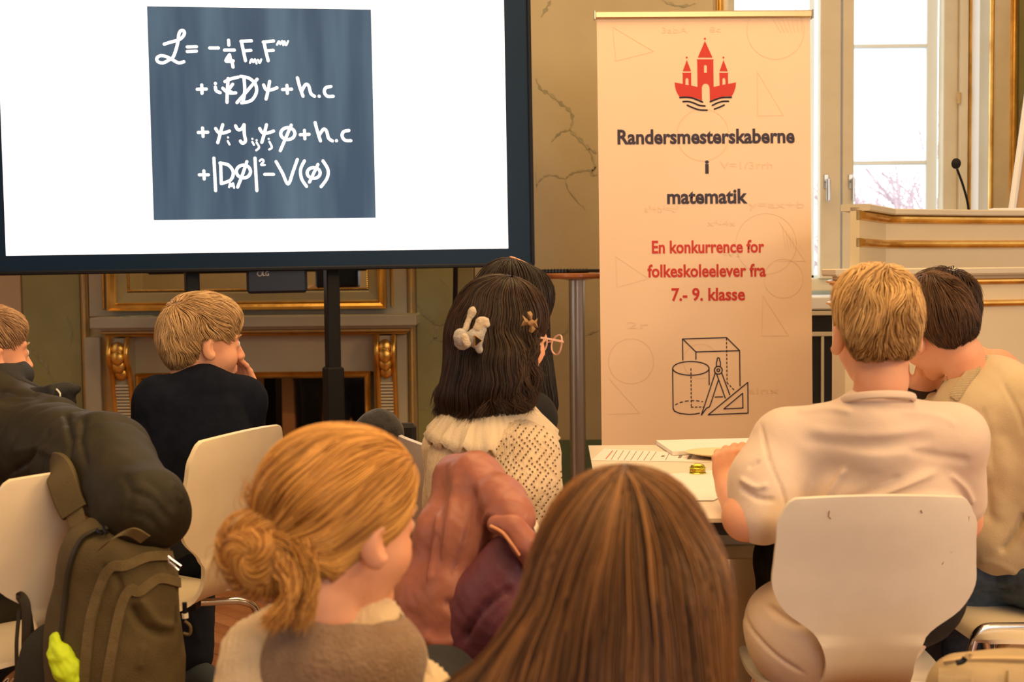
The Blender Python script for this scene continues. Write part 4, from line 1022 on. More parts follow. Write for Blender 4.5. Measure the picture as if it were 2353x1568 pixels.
# cream cupboard bench under the table
bn = empty('low_bench', 'cream low bench with ledges under the white table', 'bench', (W(1600,1300,3.3)[0],3.35,0)); BNL = np.array(bn.location)
D = 3.15; x0, x1 = W(1560,1280,D)[0], W(1790,1280,D)[0]
b = B(); b.cube((x0,D,Z(1258,D,1690)-.03), (x1,D+.4,Z(1252,D,1690)), .004); b.obj('seat_board', CREAM, bn, shift=BNL)
b = B(); b.cube((x0+.02,D+.02,Z(1290,D,1690)), (x1-.02,D+.38,Z(1258,D,1690)-.03)); b.obj('apron', LCR, bn, shift=BNL)
for xx in (x0+.03, x1-.06):
    b = B(); b.cube((xx,D+.03,0), (xx+.04,D+.36,Z(1290,D,1690))); b.obj('leg', LCR, bn, shift=BNL)

# ---------------- shell chairs
def chair(label, loc, face, sc=1.0, m=CHAIRW, name='shell_chair', W_=.185, group='moulded shell chairs'):
    """face = direction (x,y) the sitter looks"""
    c = empty(name, label, 'chair', loc, group=group); f = np.array([face[0], face[1], 0.0]); f /= np.linalg.norm(f); r = np.array([f[1], -f[0], 0]); z = np.array([0,0,1.0])
    prof = [(-.215,.790),(-.205,.75),(-.194,.71),(-.182,.67),(-.170,.625),(-.158,.580),(-.149,.540),(-.140,.50),(-.126,.462),(-.098,.436),(-.05,.424),(.03,.424),(.12,.430),(.17,.430),(.20,.422),(.215,.406)]
    hw = [.150,.178,.181,.184,.185,.160,.108,.086,.082,.092,.165,.190,.192,.186,.168,.130]
    S = 4; pr = catmull([np.array(q) for q in prof], S); ww = [q[0] for q in catmull([np.array([h, 0.0]) for h in hw], S)]
    wsc = W_/.187; nu = 13; P = []; n = len(pr)
    for side in (0, 1):
        for i, (q, w_) in enumerate(zip(pr, ww)):
            t = pr[min(i+1,n-1)]-pr[max(i-1,0)]; t /= np.linalg.norm(t); nn = np.array([-t[1], t[0]])     # towards the sitter/up
            tb_ = i/(n-1)
            if i < 3: w_ = w_*(1, 1.03, 1.02)[i]
            cv = .030*max(0, 1-tb_/.42) if tb_ < .42 else -.012
            for j in range(nu):
                u = -1+2*j/(nu-1); x = u*w_*wsc; bow = cv*u*u*(w_/.187)
                top = 0
                if i < 4: top = (.014*(1-u*u)-.002)*(1-i/4)
                y, h = q+nn*(bow+side*-.0095)+np.array([0, top])
                P.append(r*x*sc+f*y*sc+z*h*sc)
    A = n*nu; Fc = []
    for i in range(n-1):
        for j in range(nu-1):
            a = i*nu+j; Fc.append((a, a+1, a+nu+1, a+nu)); Fc.append((A+a, A+a+nu, A+a+nu+1, A+a+1))
    for i in range(n-1):
        for j, fl in ((0,0),(nu-1,1)): a = i*nu+j; q = (a, a+nu, A+a+nu, A+a); Fc.append(q if not fl else q[::-1])
    for j in range(nu-1):
        Fc.append((j, A+j, A+j+1, j+1)); a = (n-1)*nu+j; Fc.append((a, a+1, A+a+1, A+a))
    b = B(); b.add(P, Fc); b.obj('shell', m, c, .5)
    b = B()
    for s in (-1,1): 
        pass
    for sx in (-1,1):
        for sy in (-1,1):
            b = B(); p0 = f*(.02+sy*.06)+r*sx*.05+z*.398; p1 = f*(.02+sy*.115)+r*sx*.12+z*.390; p2 = f*(.02+sy*.150)+r*sx*.155+z*.345; p3 = f*(.02+sy*.205)+r*sx*.205+z*.012
            b.tube([q*sc for q in [p0]+catmull([p1, lerp(p1, p2, .7)+z*.018, p2], 4)+[p3]], .0085*sc, 10); lg = b.obj('leg', CHROME, c, True)
            b = B(); b.tube([(p3+z*.006)*sc, (p3-z*.012)*sc], .012*sc, 10); b.obj('foot_cap', MATS['black_rubber'], lg, True)
    b = B(); b.lathe([(.001,.394),(.085,.394),(.085,.408),(.001,.412)], 20, sc=(1,1)); b.v = [tuple(f*.02*sc+np.array(v)*sc) for v in b.v]; b.obj('under_plate', BLACKM, c)
    return c
Lc = W(2005,1300,2.34); ch1 = chair('white moulded chair seen squarely from behind, holding the boy in the pale shirt', (Lc[0]-.0,2.31+.19,0), (0.0,1), 1.0, CHAIRW)
SCR = mat('brown_scratch', (.35,.16,.08), .6)
for ln in ([(2232,1190),(2230,1212),(2225,1232)], [(2215,1222),(2224,1230),(2222,1242)], [(2232,1228),(2238,1238)], [(2203,1256),(2192,1268),(2184,1272)], [(1905,1174),(1903,1186),(1908,1192)], [(2114,1172),(2117,1178)], [(1884,1486),(1878,1493)], [(2168,1292),(2164,1298)]):
    P_ = []
    for x, y in ln:
        zz = 1.2-(y-617)/1300.; yy = 2.50+np.interp(zz, [.50,.58,.67,.71,.75,.79], [-.140,-.158,-.182,-.194,-.205,-.215]); q = W(x, y, yy); u = abs(q[0]-Lc[0])/.18
        P_.append(q+np.array([0, .030*max(0, 1-(.79-zz)/.17*.4)*u*u-.0098, 0])-np.array([Lc[0], 2.50, 0]))
    b = B(); b.tube(P_, .0010, 5); b.obj('scratch', SCR, ch1)
p_ = W(548,990,2.96); chair('cream moulded chair seen nearly edge-on behind the boy in the navy jumper', (p_[0]-.93*.2,p_[1]+.37*.2,0), (-.93,.37), 1.06, CHAIRY)
p_ = W(196,1085,2.56); chair('white moulded chair with the olive backpack slung over it', (p_[0]-.70*.2,p_[1]+.71*.2,0), (-.70,.71), 1.03, CHAIRY)
p_ = W(1118,1080,2.45); chair4 = chair('white moulded chair mostly covered by the pink jacket', (p_[0]+.9*.22,p_[1]+.3*.22,0), (.93,.37), .99, CHAIRY)
p_ = W(2395,1450,2.86); ch6 = chair('cream moulded chair under the boy in jeans at the right edge', (p_[0],p_[1],0), (-.97,-.05), 1.03, CHAIRY)
O6 = np.array([p_[0],p_[1],0])
b = B(); b.tube([q-O6 for q in [W(2480,1440,2.72)]+catmull([W(2310,1441,2.72), W(2262,1444,2.72), W(2240,1466,2.72), W(2229,1510,2.72)], 6)+[np.array([W(2222,1568,2.70)[0]-.01, 2.70, .01])]], .0095, 12); b.obj('frame_tube', CHROME, ch6, True)
b = B(); b.tube([q-O6 for q in [W(2260,1455,2.90), np.array([W(2300,1568,3.0)[0]+.02, 3.0, .01])]], .0095, 12); b.obj('frame_tube', CHROME, ch6, True)

# ---------------- black chair with a grey garment, behind the blonde girl
bc = empty('upholstered_chair', 'black padded chair behind the head of the blonde girl with the bun', 'chair', (W(915,1010,3.9)[0],3.95,0), group=None); BL = np.array(bc.location)
UPH = mat('black_upholstery', (.012,.012,.012), .8, bump=.2, bscale=300); D = 3.9
b = B(); b.cube((W(868,1000,D)[0],D,.50), (W(955,1000,D)[0],D+.05,Z(975,D,920)), .012); b.obj('backrest', UPH, bc, shift=BL)
b = B(); b.cube((W(770,1000,D)[0],D+.04,.42), (W(985,1000,D)[0]-.0,D+.46,.50), .015); b.obj('seat', UPH, bc, shift=BL)
for sx in (775, 978):
    for yy in (D+.06, D+.42): b = B(); x = W(sx,1000,D)[0]; b.tube([(x,yy,.0),(x,yy,.43)], .012, 8); b.obj('leg', BLACKM, bc, True, shift=BL)
f = F(); f.ell(W(865,1000,3.82), (.062,.07,.075), k=.04); f.cap(W(882,992,3.82), W(882,1110,3.86), .05, .06, k=.04); f.cap(W(855,1010,3.82), W(835,1130,3.85), .05, .06, k=.04); f.cap(W(850,1100,3.9), [W(840,1100,3.9)[0],4.1,.545], .05, .05, k=.05)
gc = fobj('coat', f, .007, mat('dark_grey_wool', (.035,.035,.037), .95, 0, (.02,.02,.022), 60, .3, 260, sheen=.3), None, np.zeros(3), wr=[(35,.004)])
setp(gc, 'dark grey woollen coat bundled on the black padded chair', 'coat')
# ---------------- leaflet on the mantel shelf
b = B(); p = [W(275,729,YW-.22), W(355,725,YW-.20), W(345,722,YW-.08), W(300,724,YW-.08)]; z = zsh1+.002
b.prism([(q[0], q[1]) for q in p], lambda x, y: (x,y,z+.002), lambda x, y: (x,y,z-.0015)); o = b.obj('leaflet', mat('green_leaflet', (.25,.30,.16), .4, 0, (.6,.6,.5), 40), None); setp(o, 'thin green leaflet lying on the fireplace shelf', 'leaflet')

# ================================================================== people
BLONDE = hairmat('blond', (.26,.12,.03), (.92,.62,.27)); BLOND2 = hairmat('sandy', (.34,.19,.075), (.82,.56,.28)); GOLDH = hairmat('golden', (.26,.095,.018), (.92,.50,.13))
BROWNH = hairmat('light_brown', (.036,.014,.005), (.36,.165,.052)); DARKH = hairmat('dark_brown', (.012,.006,.004), (.075,.036,.018)); BLACKH = hairmat('near_black', (.006,.004,.003), (.035,.02,.014)); BUZZ = hairmat('short_brown', (.28,.15,.07), (.66,.42,.23)); DKB = hairmat('chestnut', (.030,.013,.006), (.20,.10,.045))
TEE = mat('pale_cotton', (.76,.62,.52), .85, 0, (.73,.59,.49), 6, .15, 500, sheen=.2)
NAVYK = mat('navy_knit', (.006,.009,.018), .95, 0, (.009,.012,.024), 40, .25, 400, spec=.15)
PUFF = mat('olive_black_nylon', (.022,.019,.010), .62, 0, (.030,.025,.014), 12, .08, 120, spec=.3)
BEIGEK = mat('beige_sweatshirt', (.62,.50,.31), .9, 0, (.58,.46,.28), 12, .2, 420, sheen=.2)
CREAMK = mat('cream_knit', (.80,.64,.42), .95, 0, (.74,.58,.37), 50, .35, 330, sheen=.3)
JEANS = mat('dark_denim', (.035,.055,.085), .8, 0, (.06,.085,.12), 60, .2, 500)
BLKT = mat('black_trousers', (.012,.012,.014), .85, bump=.2, bscale=300)
KNITC = mat('cream_cardigan', (.84,.68,.46), .95, 0, (.76,.58,.37), 70, .6, 120, bstretch=(1.6,1.6,.5), sheen=.3)
TAUPE = mat('taupe_knit', (.33,.22,.14), .95, 0, (.28,.18,.11), 60, .5, 200, sheen=.3)
COLM = mat('cream_rib', (.82,.68,.47), .95, bump=.2, bscale=300, sheen=.3)
z3 = np.array([0,0,1.0])
def neckof(T, dz=-.135, dy=-.030): R, t, sc = T; return R @ (np.array([0,dy,dz])*sc)+t
def skin_body(T, neck, shl, shr, hip, R, arms, hands, res=.004, root=None, L=None, m=SKIN, core=True):
    f = head_field().xf(T[0], T[1], T[2])
    up_ = R[:,2]; f.cap(neckof(T, -.08), np.array(neck)-up_*.035-R[:,1]*.012, .051*T[2], .046*T[2], k=.006)
    mid = lerp(shl, shr, .5)
    f.ell(lerp(hip, mid, .76), (np.linalg.norm(np.array(shr)-np.array(shl))*.30,.045,.10), R, k=.015)
    for s_ in (shl, shr): f.cap(np.array(neck)-up_*.07, lerp(neck, s_, .75)-up_*.04, .022, .022, k=.01)
    for pts, rs in arms: f.chain(pts, rs, k=.025)
    for h in hands: hand(f, **h)
    return fobj('body', f, res, m, root, L)

# ---- 1: boy in the pale T-shirt, back to us
T = head_frame(2015, 782, 2.46, 3, 2, -1.5, .96)
neck = W(2003,912,2.46); shl = W(1808,1022,2.50); shr = W(2192,1010,2.50); hip = W(2005,1440,2.57)
root, L, R = person('blond boy in a pale pinkish T-shirt seated with his back to the camera', T, neck, shl, shr, hip)
el, wr_ = W(1715,1190,2.44), W(1682,1125,2.62); er = W(2205,1195,2.62)
skin_body(T, neck, shl, shr, hip, R, [([shl, el, wr_], [.045,.040,.031]), ([shr, er, W(2120,1160,2.95)], [.045,.040,.028])],
   [dict(wrist=wr_, fwd=W(1668,1020,2.66)-wr_, normal=(-.45,-.85,.1), side=-1, curl=.95, sc=.92), dict(wrist=W(2120,1160,2.95), fwd=(-.5,.6,.0), normal=(0,0,1), side=1, curl=.4)], .004, root, L)
eyes(T, root, L)
f, parts = short_hair('mid', 6500, 3, .0011, .007, .060, -.036, .75, .014, .072); BR = mat('brow_hair', (.40,.24,.10), .7); brows(T, root, L, BR)
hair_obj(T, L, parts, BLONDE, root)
f = F(); torso(f, neck, shl, shr, hip, R, .008, .115)
f.cap(shl, lerp(shl, el, .55), .062, .066, k=.03); f.cap(lerp(shl, el, .5), W(1752,1180,2.44), .066, .060, k=.03)
f.cap(shr, W(2205,1150,2.56), .056, .052, k=.03)
f.ell(W(1880,1460,2.48), (.135,.11,.12), k=.06); f.cap(W(1790,1420,2.50), W(1835,1530,2.56), .055, .07, k=.05)
tee = fobj('t_shirt', f, .0045, TEE, root, L, wr=[(18,.0018),(60,.0005)], fl=[
  ([(1868,1195),(1895,1150),(1925,1105),(1945,1075)],7,.010), ([(1885,1185),(1960,1165),(2050,1125),(2150,1085)],9,.011), ([(1930,1180),(2040,1150),(2140,1140),(2215,1150)],8,.009), ([(1905,1165),(1990,1135),(2070,1095)],9,-.007), ([(1980,1182),(2080,1160),(2190,1168)],6,-.006),
  ([(1850,985),(1990,1000),(2140,985)],12,.0035), ([(1840,1010),(1990,1030),(2150,1010)],14,-.004), ([(1748,975),(1768,1060),(1798,1130),(1815,1190)],4,-.006), ([(2085,1035),(2160,1050),(2230,1060)],10,-.005), ([(2180,1090),(2215,1120),(2235,1160)],7,.008),
  ([(1700,1100),(1735,1120),(1765,1115)],6,.007), ([(1700,1120),(1740,1145),(1780,1150)],6,-.006), ([(1720,1075),(1745,1060)],5,-.005), ([(1830,948),(1900,940),(1960,948)],7,.004), ([(2060,945),(2150,955),(2200,980)],8,.003),
  ([(1722,1345),(1712,1420),(1775,1500),(1850,1550)],4,-.006), ([(1760,1390),(1830,1435),(1880,1420)],9,-.008), ([(1790,1370),(1850,1400)],9,.006)])
c = neck+np.array([0,.0,.008]); Rn = Rx(math.radians(-14)); ring(c-np.array([-.004,.030,.010]), Rn, .064, .062, .0055, TEE, 'collar', tee, L, flat=(1,1.4))
kl, kr = W(1800,1330,2.95), W(2110,1330,2.95); kl[2] = kr[2] = .54
al, ar = [kl[0]-.02,2.92,.09], [kr[0],2.98,.09]
trousers(root, L, [hip[0],hip[1],.55], [kl, kr], [al, ar], BLKT, R=np.eye(3))
SH = mat('grey_suede', (.06,.075,.08), .8); SOLE = mat('white_rubber', (.75,.72,.66), .6)
for a in (al, ar): shoe(root, L, a, (0,1,0), SH, SOLE)

# ---- 2: boy in the beige sweatshirt leaning left
T = head_frame(2152, 762, 2.90, -24, 20, -22, .93)
neck = W(2232,872,2.88); shl = W(2168,990,2.98); shr = W(2405,965,2.80); hip = W(2325,1240,2.92)
root, L, R = person('dark haired boy in a beige sweatshirt and jeans leaning his head to the left', T, neck, shl, shr, hip)
el, wr_ = W(2160,1010,3.12), W(2118,905,3.02)
skin_body(T, neck, shl, shr, hip, R, [([shl, el, wr_], [.045,.040,.030]), ([shr, W(2420,1200,2.80)], [.045,.042])],
   [dict(wrist=wr_, fwd=W(2140,850,2.97)-wr_, normal=(.1,-.9,.2), side=1, curl=.6, sc=.95)], .004, root, L)
eyes(T, root, L); brows(T, root, L, mat('dark_brow', (.03,.018,.01), .7))
f, parts = short_hair('mid', 5000, 7, .0011, .002, .060, -.055, .4, .010); hair_obj(T, L, parts, DKB, root)
f = F(); torso(f, neck, shl, shr, hip, R, .014, .125)
f.cap(W(2262,875,2.90), W(2215,930,2.86), .045, k=.03); f.cap(W(2300,900,2.90), shr, .075, .075, k=.04)
f.cap(shr, W(2430,1215,2.78), .085, .075, k=.05); f.chain([shl, W(2150,1010,3.10), W(2112,925,3.03)], [.06,.055,.045], k=.04)
f.ell(W(2300,1215,2.90), (.13,.12,.085), k=.04)
f.cap(W(2420,1300,2.78), W(2290,1262,2.84), .042, .04, k=.03)
f.cap(W(2278,862,2.86), W(2218,930,2.82), .038, k=.03); SWF = f
sw = fobj('sweatshirt', f, .0055, BEIGEK, root, L, wr=[(18,.004),(48,.001)], fl=[([(2256,935),(2275,1000),(2282,1080)],5,-.004), ([(2300,870),(2340,950),(2352,1000)],5,-.004),
   ([(2300,1000),(2310,1100),(2290,1200)],22,.006), ([(2262,1100),(2275,1200)],12,-.008), ([(2353,1180),(2330,1230),(2300,1270)],8,-.016), ([(2250,1290),(2300,1300),(2353,1330)],8,.004)])
d = neckof(T)-neck; Rn = rot_from((1,.2,0), d)
SWC = [(2258,822),(2240,845),(2214,880),(2190,915)]
L_SW = L; b = B(); c0 = lerp(neck, neckof(T), .24)
for i in range(70):
    a = 2*PI*i/70; p = c0+Rn@np.array([.0615*math.cos(a), .0600*math.sin(a), 0]); b.lathe([(.0001,-.0026),(.0022,0),(.0001,.0026)], 5, p-L, Rz(a)@Rx(1.3+.5*(i%2)))
b.obj('neck_chain', mat('gold_chain', (.7,.5,.2), .25, 1), root, kind='stuff')
b = B(); q = W(2114,896,3.0); b.lathe([(.033,-.008),(.036,-.008),(.036,.008),(.033,.008)], 20, q-L, rot_from((1,0,0), W(2140,850,2.97)-wr_)); b.obj('wrist_band', mat('black_strap', (.02,.02,.02), .4), root)
kn1, kn2 = W(2225,1345,2.93), W(2185,1330,3.15); kn1[2] = .525; kn2[2] = .53
a1, a2 = np.array([kn1[0]+.02, 3.05, .10]), np.array([kn2[0]-.03, 3.2, .10])
trousers(root, L, [hip[0]+.05,hip[1],.545], [kn1, kn2], [a1, a2], JEANS, r=(.090,.074,.058), R=rot_from((0,-1,0), (0,0,1)),
   fl=[([(2215,1390),(2280,1365),(2353,1340)],4,-.004), ([(2310,1420),(2325,1395),(2353,1385)],3,-.003), ([(2230,1320),(2270,1340),(2330,1330)],10,.005)])
for a in (a1, a2): shoe(root, L, a, (-.9,.4,0), mat('black_leather', (.01,.01,.012), .4), SOLE)

# ---- 3: boy behind him, only hair, ear and fingers in view
T = head_frame(2160, 748, 3.25, -10, 8, 6, .98)
neck = W(2190,880,3.24); shl = W(2050,980,3.28); shr = W(2330,990,3.25); hip = W(2200,1320,3.28)
root, L, R = person('boy with short black hair mostly hidden behind the leaning boy', T, neck, shl, shr, hip)
wr_ = W(2300,832,3.06)
skin_body(T, neck, shl, shr, hip, R, [([shr, W(2360,960,3.2), wr_], [.045,.040,.026])], [dict(wrist=wr_, fwd=W(2235,806,3.02)-wr_, normal=(.1,-.5,.85), side=1, curl=.22, sc=.85)], .0045, root, L)
eyes(T, root, L)
f, parts = short_hair('mid', 3600, 11, .0012, .004, .05, -.045, .5); hair_obj(T, L, parts, DARKH, root)
f = F(); torso(f, neck, shl, shr, hip, R, .01, .11, .05); f.cap(shr, W(2360,960,3.2), .055, .05, k=.04); f.cap(shl, W(2010,1100,3.3), .055, .05, k=.04)
fobj('jumper', f, .008, mat('grey_jersey', (.12,.12,.12), .9, bump=.2, bscale=300), root, L, wr=[(25,.003)])
trousers(root, L, [hip[0],hip[1],.55], [[hip[0]-.1,3.7,.54],[hip[0]+.1,3.7,.54]], [[hip[0]-.1,3.7,.09],[hip[0]+.1,3.7,.09]], BLKT, R=np.eye(3))
for s in (-.1,.1): shoe(root, L, [hip[0]+s,3.7,0], (0,1,0), SH, SOLE)
chair('white moulded chair the boy with short black hair sits on', (hip[0],3.28,0), (0,1), 1.0, CHAIRW)

# ---- 4: boy in the navy jumper
T = head_frame(466, 800, 3.42, 60, 4, 2, .98)
neck = W(458,862,3.40); shl = W(362,925,3.32); shr = W(560,925,3.46); hip = W(440,1290,3.36)
root, L, R = person('blond boy in a navy jumper resting his chin on his hand, looking at the display', T, neck, shl, shr, hip)
wr_ = W(580,902,3.52); hdir = W(557,838,3.50)-wr_
skin_body(T, neck, shl, shr, hip, R, [([shr, W(578,1110,3.52), wr_], [.045,.038,.026])], [dict(wrist=wr_, fwd=hdir, normal=(.55,.7,.2), side=-1, curl=.30, sc=.80, spread=.05)], .0045, root, L, SKIND)
eyes(T, root, L); brows(T, root, L, BR)
f, parts = short_hair('fringe', 6000, 21, .0012, .004, .052, -.075, .6, .011)
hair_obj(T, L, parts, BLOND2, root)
f = F(); torso(f, neck, shl, shr, hip, R, .006, .12)
f.ell(W(445,1020,3.38), (.150,.12,.14), k=.04)
f.cap(shl, W(335,1080,3.30), .056, .054, k=.03); f.cap(W(335,1080,3.30), W(342,1180,3.45), .054, .05, k=.03)
f.cap(shr, W(578,1110,3.50), .052, .048, k=.03); f.cap(W(578,1110,3.50), W(574,940,3.56), .046, .036, k=.03)
nv = fobj('jumper', f, .006, NAVYK, root, L, wr=[(20,.003),(55,.001)], fl=[([(560,930),(590,1010),(605,1090)],6,-.004), ([(330,950),(345,1050),(350,1150)],6,-.005), ([(380,1250),(450,1270),(520,1240)],14,.006)])
ring(lerp(neck-R[:,1]*.02, neckof(T), .08), rot_from((1,.3,0), (.05,0,1)), .064, .064, .010, NAVYK, 'ribbed_collar', nv, L, flat=(.7,1.3))
kn1, kn2 = W(340,1400,3.75), W(448,1330,3.85); kn1[2] = kn2[2] = .55
a1 = W(446,1500,3.72); a1[2] = .10; a2 = np.array([kn1[0], 3.95, .1])
trousers(root, L, [hip[0],hip[1],.55], [kn1, kn2], [a2, a1], mat('navy_trousers', (.012,.018,.032), .85, bump=.2, bscale=400), r=(.10,.075,.055), R=np.eye(3), fl=[([(430,1400),(445,1440),(460,1480)],8,.006)])
shoe(root, L, a1, (.62,-.75,0), SH, SOLE, SOLE); shoe(root, L, a2, (-.2,.9,0), SH, SOLE, SOLE)

# ---- 5: boy in the puffer jacket at the left edge
T = head_frame(-30, 826, 3.20, 44, 2, 0, 1.0)
neck = W(-40,905,3.12); shl = W(-190,1010,2.95); shr = W(120,1040,2.95); hip = W(-60,1420,2.92)
root, L, R = person('boy in a dark olive puffer jacket at the left edge, arm over his chair', T, neck, shl, shr, hip)
skin_body(T, neck, shl, shr, hip, R, [], [], .005, root, L, SKIND)
eyes(T, root, L); brows(T, root, L, BR)
f, parts = short_hair('crop', 4500, 31, .0010, -.004, .024, -.05, .3, .005); hair_obj(T, L, parts, BUZZ, root)
f = F(); f.cap(shl, shr, .095, k=.04); f.ell(W(-60,1150,2.98), (.22,.15,.22), R, k=.04); f.ell(W(-60,1320,2.96), (.21,.15,.20), R, k=.04)
f.cap(W(-40,920,3.12), W(60,960,3.06), .085, .075, k=.04)
E1, E2 = W(335,1165,2.40), W(270,1190,2.60)
f.cap(W(100,1030,2.90), W(235,1070,2.62), .105, .100, k=.04); f.cap(W(235,1070,2.62), E1, .100, .068, k=.03); f.cap(E1, W(300,1195,2.44), .066, .066, k=.03); f.cap(W(350,1175,2.40), W(372,1195,2.42), .052, .048, k=.04)
f.cap(W(40,935,3.02), W(130,960,2.95), .045, .045, k=.03); f.cap(W(-60,970,2.95), W(90,1020,2.86), .050, .045, k=.03)
def quilt(V, G):
    a, b_ = W(100,1030,2.90), E1; d = (b_-a)/np.linalg.norm(b_-a); s = (V-a)@d; m_ = np.clip((s+.03)*20, 0, 1)
    V = V+G*((np.abs(np.sin((s+.006*wob(V, 20))*PI/.098))**.6-.8)*.010*m_*np.clip((.46-s)*12, 0, 1))[:, None]
    zz = V[:,2]; return V+G*((np.abs(np.sin(zz*PI/.12))**.5-.8)*.008*(1-m_))[:, None]
pj = fobj('puffer_jacket', f, .0065, PUFF, root, L, fn=quilt, wr=[(16,.003),(45,.0014)], fl=[([(20,1090),(70,1050),(115,985)],5,-.012), ([(150,945),(160,1010),(155,1060)],6,-.010), ([(-10,900),(40,905),(90,905)],8,-.008),
   ([(200,1075),(185,1000),(195,960)],6,-.008), ([(30,1040),(90,1030),(150,1060)],10,.006), ([(330,1100),(370,1130),(400,1175)],6,-.004), ([(300,1130),(350,1150),(390,1200)],8,-.004), ([(300,1180),(340,1190),(370,1225)],6,-.003), ([(280,1090),(300,1130),(290,1190)],7,-.003), ([(395,1110),(405,1140),(418,1150)],5,.006)])
b = F(); b.ell(W(-25,868,3.18), (.105,.10,.060), k=.03); b.ell(W(-25,840,3.18), (.075,.075,.07), k=.01, op=-1); b.cap(W(10,870,3.13), W(78,900,3.10), .022, .018, k=.03)
fobj('collar', b, .006, mat('black_collar', (.012,.012,.012), .7, bump=.2, bscale=200), pj, L, wr=[(30,.003)])
b = F(); b.cap(W(40,912,3.05), W(120,905,3.0), .022, .018, k=.03); b.cap(W(120,905,3.0), W(176,893,3.02), .016, .011, k=.02); b.cap(W(150,900,3.02), W(160,925,3.02), .018, .012, k=.02); b.cap(W(20,935,3.0), W(110,950,2.98), .032, .022, k=.03)
hd = fobj('hood_edge', b, .005, mat('black_collar', (0,0,0)), pj, L, wr=[(60,.003)])
b = B(); b.tube([p-L for p in catmull([W(130,895,2.985), W(138,905,2.975), W(137,917,2.975)], 4)], .0022, 6); b.obj('drawstring', SOLE, pj, True)
kn1, kn2 = W(-40,1440,3.3), W(60,1440,3.42); kn1[2] = kn2[2] = .55
trousers(root, L, [hip[0],hip[1],.56], [kn1, kn2], [kn1*np.array([1,1,0])+[0,.05,.1], kn2*np.array([1,1,0])+[0,.05,.1]], BLKT, r=(.10,.08,.06), R=np.eye(3))
for k_ in (kn1, kn2): shoe(root, L, k_+np.array([0,.05,0]), (0,1,0), SH, SOLE)

# ---- long hair helper
def long_hair(T, L, root, m, n, seed, part_x, curtain, w=.0011, length=.30, keep=None, wave=.0, free=None, cut=None, front=True, down=(0,0,-1), step=14, tint0=.12, light=.0, crown=None):
    f = F(); f.ell((0,-.016,.052), (.084,.103,.086), k=.01); f.ell((0,-.035,.0), (.085,.085,.09), k=.04)
    for q in curtain: f.p.append(q)
    f.ell((0,.128,-.045), (.070,.070,.110), k=.012, op=-1)
    if cut: cut(f)
    r = scalp(f, n, keep=keep or (lambda p: (p[:,2] > -.10)&~((p[:,1] > .055)&(p[:,2] < .055)&(np.abs(p[:,0]) < .07)))); rng = np.random.default_rng(seed); r = r+rng.normal(0, .0012, r.shape)
    dn = np.array(T[0]).T @ np.array([0,0,-1.0])
    cr = np.array([part_x, -.03 if crown is None else crown, .14])
    def flow(p, t):
        d = (p-cr)*np.array([1.2,.55,1]); d /= np.linalg.norm(d, axis=1, keepdims=True)+1e-9
        a = np.stack([wob(p, 30, seed), wob(p, 27, seed+2), wob(p, 33, seed+4)*.3], -1)
        return d*(1-t)*.8+dn*(.35+t)+.16*a+wave*np.stack([np.sin(p[:,2]*95+p[:,0]*30), np.cos(p[:,2]*80), 0*t+p[:,2]*0], -1)
    Ln = length*(.72+.40*rng.random(len(r)))
    P, G = strands(f, r, flow, Ln, step, w, .0015+.008*rng.random(len(r)), lift=.002, seed=seed, nrm_keep=1, free=free)
    tn = np.clip(.36+light+.34*wob(r*np.array([1,1,.35]), 55, seed)+.24*rng.normal(size=len(r))+.22*(r[:,2]-.06)/.1, 0, 1)  # height term paints light from above into the hair colour, lighter on top
    return f, [cap_part(f, .004, tint0), strand_mesh(P, G, w, tn)], P, G
def C(a, b, ra, rb, k=.04, flat=None): return ('c', np.array(a, float), np.array(b, float), ra, rb, k, 1, flat)

def falls(n, a, b_, c_, sp, w, seed, wavy=.002, freq=9, Rh_=None):
    rg_ = np.random.default_rng(seed); S = 14; A = a+rg_.normal(0, sp, (n,3)); Bm = b_+rg_.normal(0, sp*.9, (n,3)); Cc = c_+rg_.normal(0, sp*1.0, (n,3)); t = np.linspace(0, 1, S)[:, None, None]
    P = (1-t)**2*A+2*t*(1-t)*Bm+t*t*Cc; P = P+wavy*np.sin(t*freq+seed+A[:,0:1]*(300 if wavy < .003 else 25))*t**.5; Gn = np.broadcast_to((Rh if Rh_ is None else Rh_).T@np.array([-.2,-.95,.1]), P.shape).copy()
    return strand_mesh(P, Gn, w, np.clip(.5+.3*rg_.normal(size=n), 0, 1))
# ---- 6: girl with the hair clips
T = head_frame(1160, 776, 2.86, 54, 12, 0, .97); Rh, th, sh_ = T
neck = W(1140,905,2.84); shl = W(1035,1035,2.92); shr = W(1215,1050,2.72); hip = W(1120,1330,2.72)
root, L, R = person('girl with long dark hair, plush hair claw and cream lace-knit jumper', T, neck, shl, shr, hip)
wr_ = W(1330,1180,3.0)
skin_body(T, neck, shl, shr, hip, R, [([shr, W(1245,1180,2.70), wr_], [.042,.037,.026])], [dict(wrist=wr_, fwd=(.8,.5,.05), normal=(0,0,1), side=1, curl=.4, sc=.88)], .0045, root, L, SKIND)
eyes(T, root, L); brows(T, root, L, mat('dark_brow', (.03,.018,.01), .7))
def loc(px, py, D): return Rh.T @ (W(px,py,D)-th)/sh_
cur = [C((0,-.055,-.02), loc(1120,885,2.78), .075, .070), C(loc(1080,850,2.84), loc(1050,915,2.80), .045, .038), C(loc(1110,860,2.80), loc(1090,920,2.76), .055, .040), C(loc(1175,840,2.77), loc(1200,905,2.74), .045, .026), C(loc(1150,850,2.76), loc(1150,895,2.74), .055, .040)]
f, parts, P, G = long_hair(T, L, root, DARKH, 6500, 41, .03, cur, .0012, .26, wave=.20, free=.55)
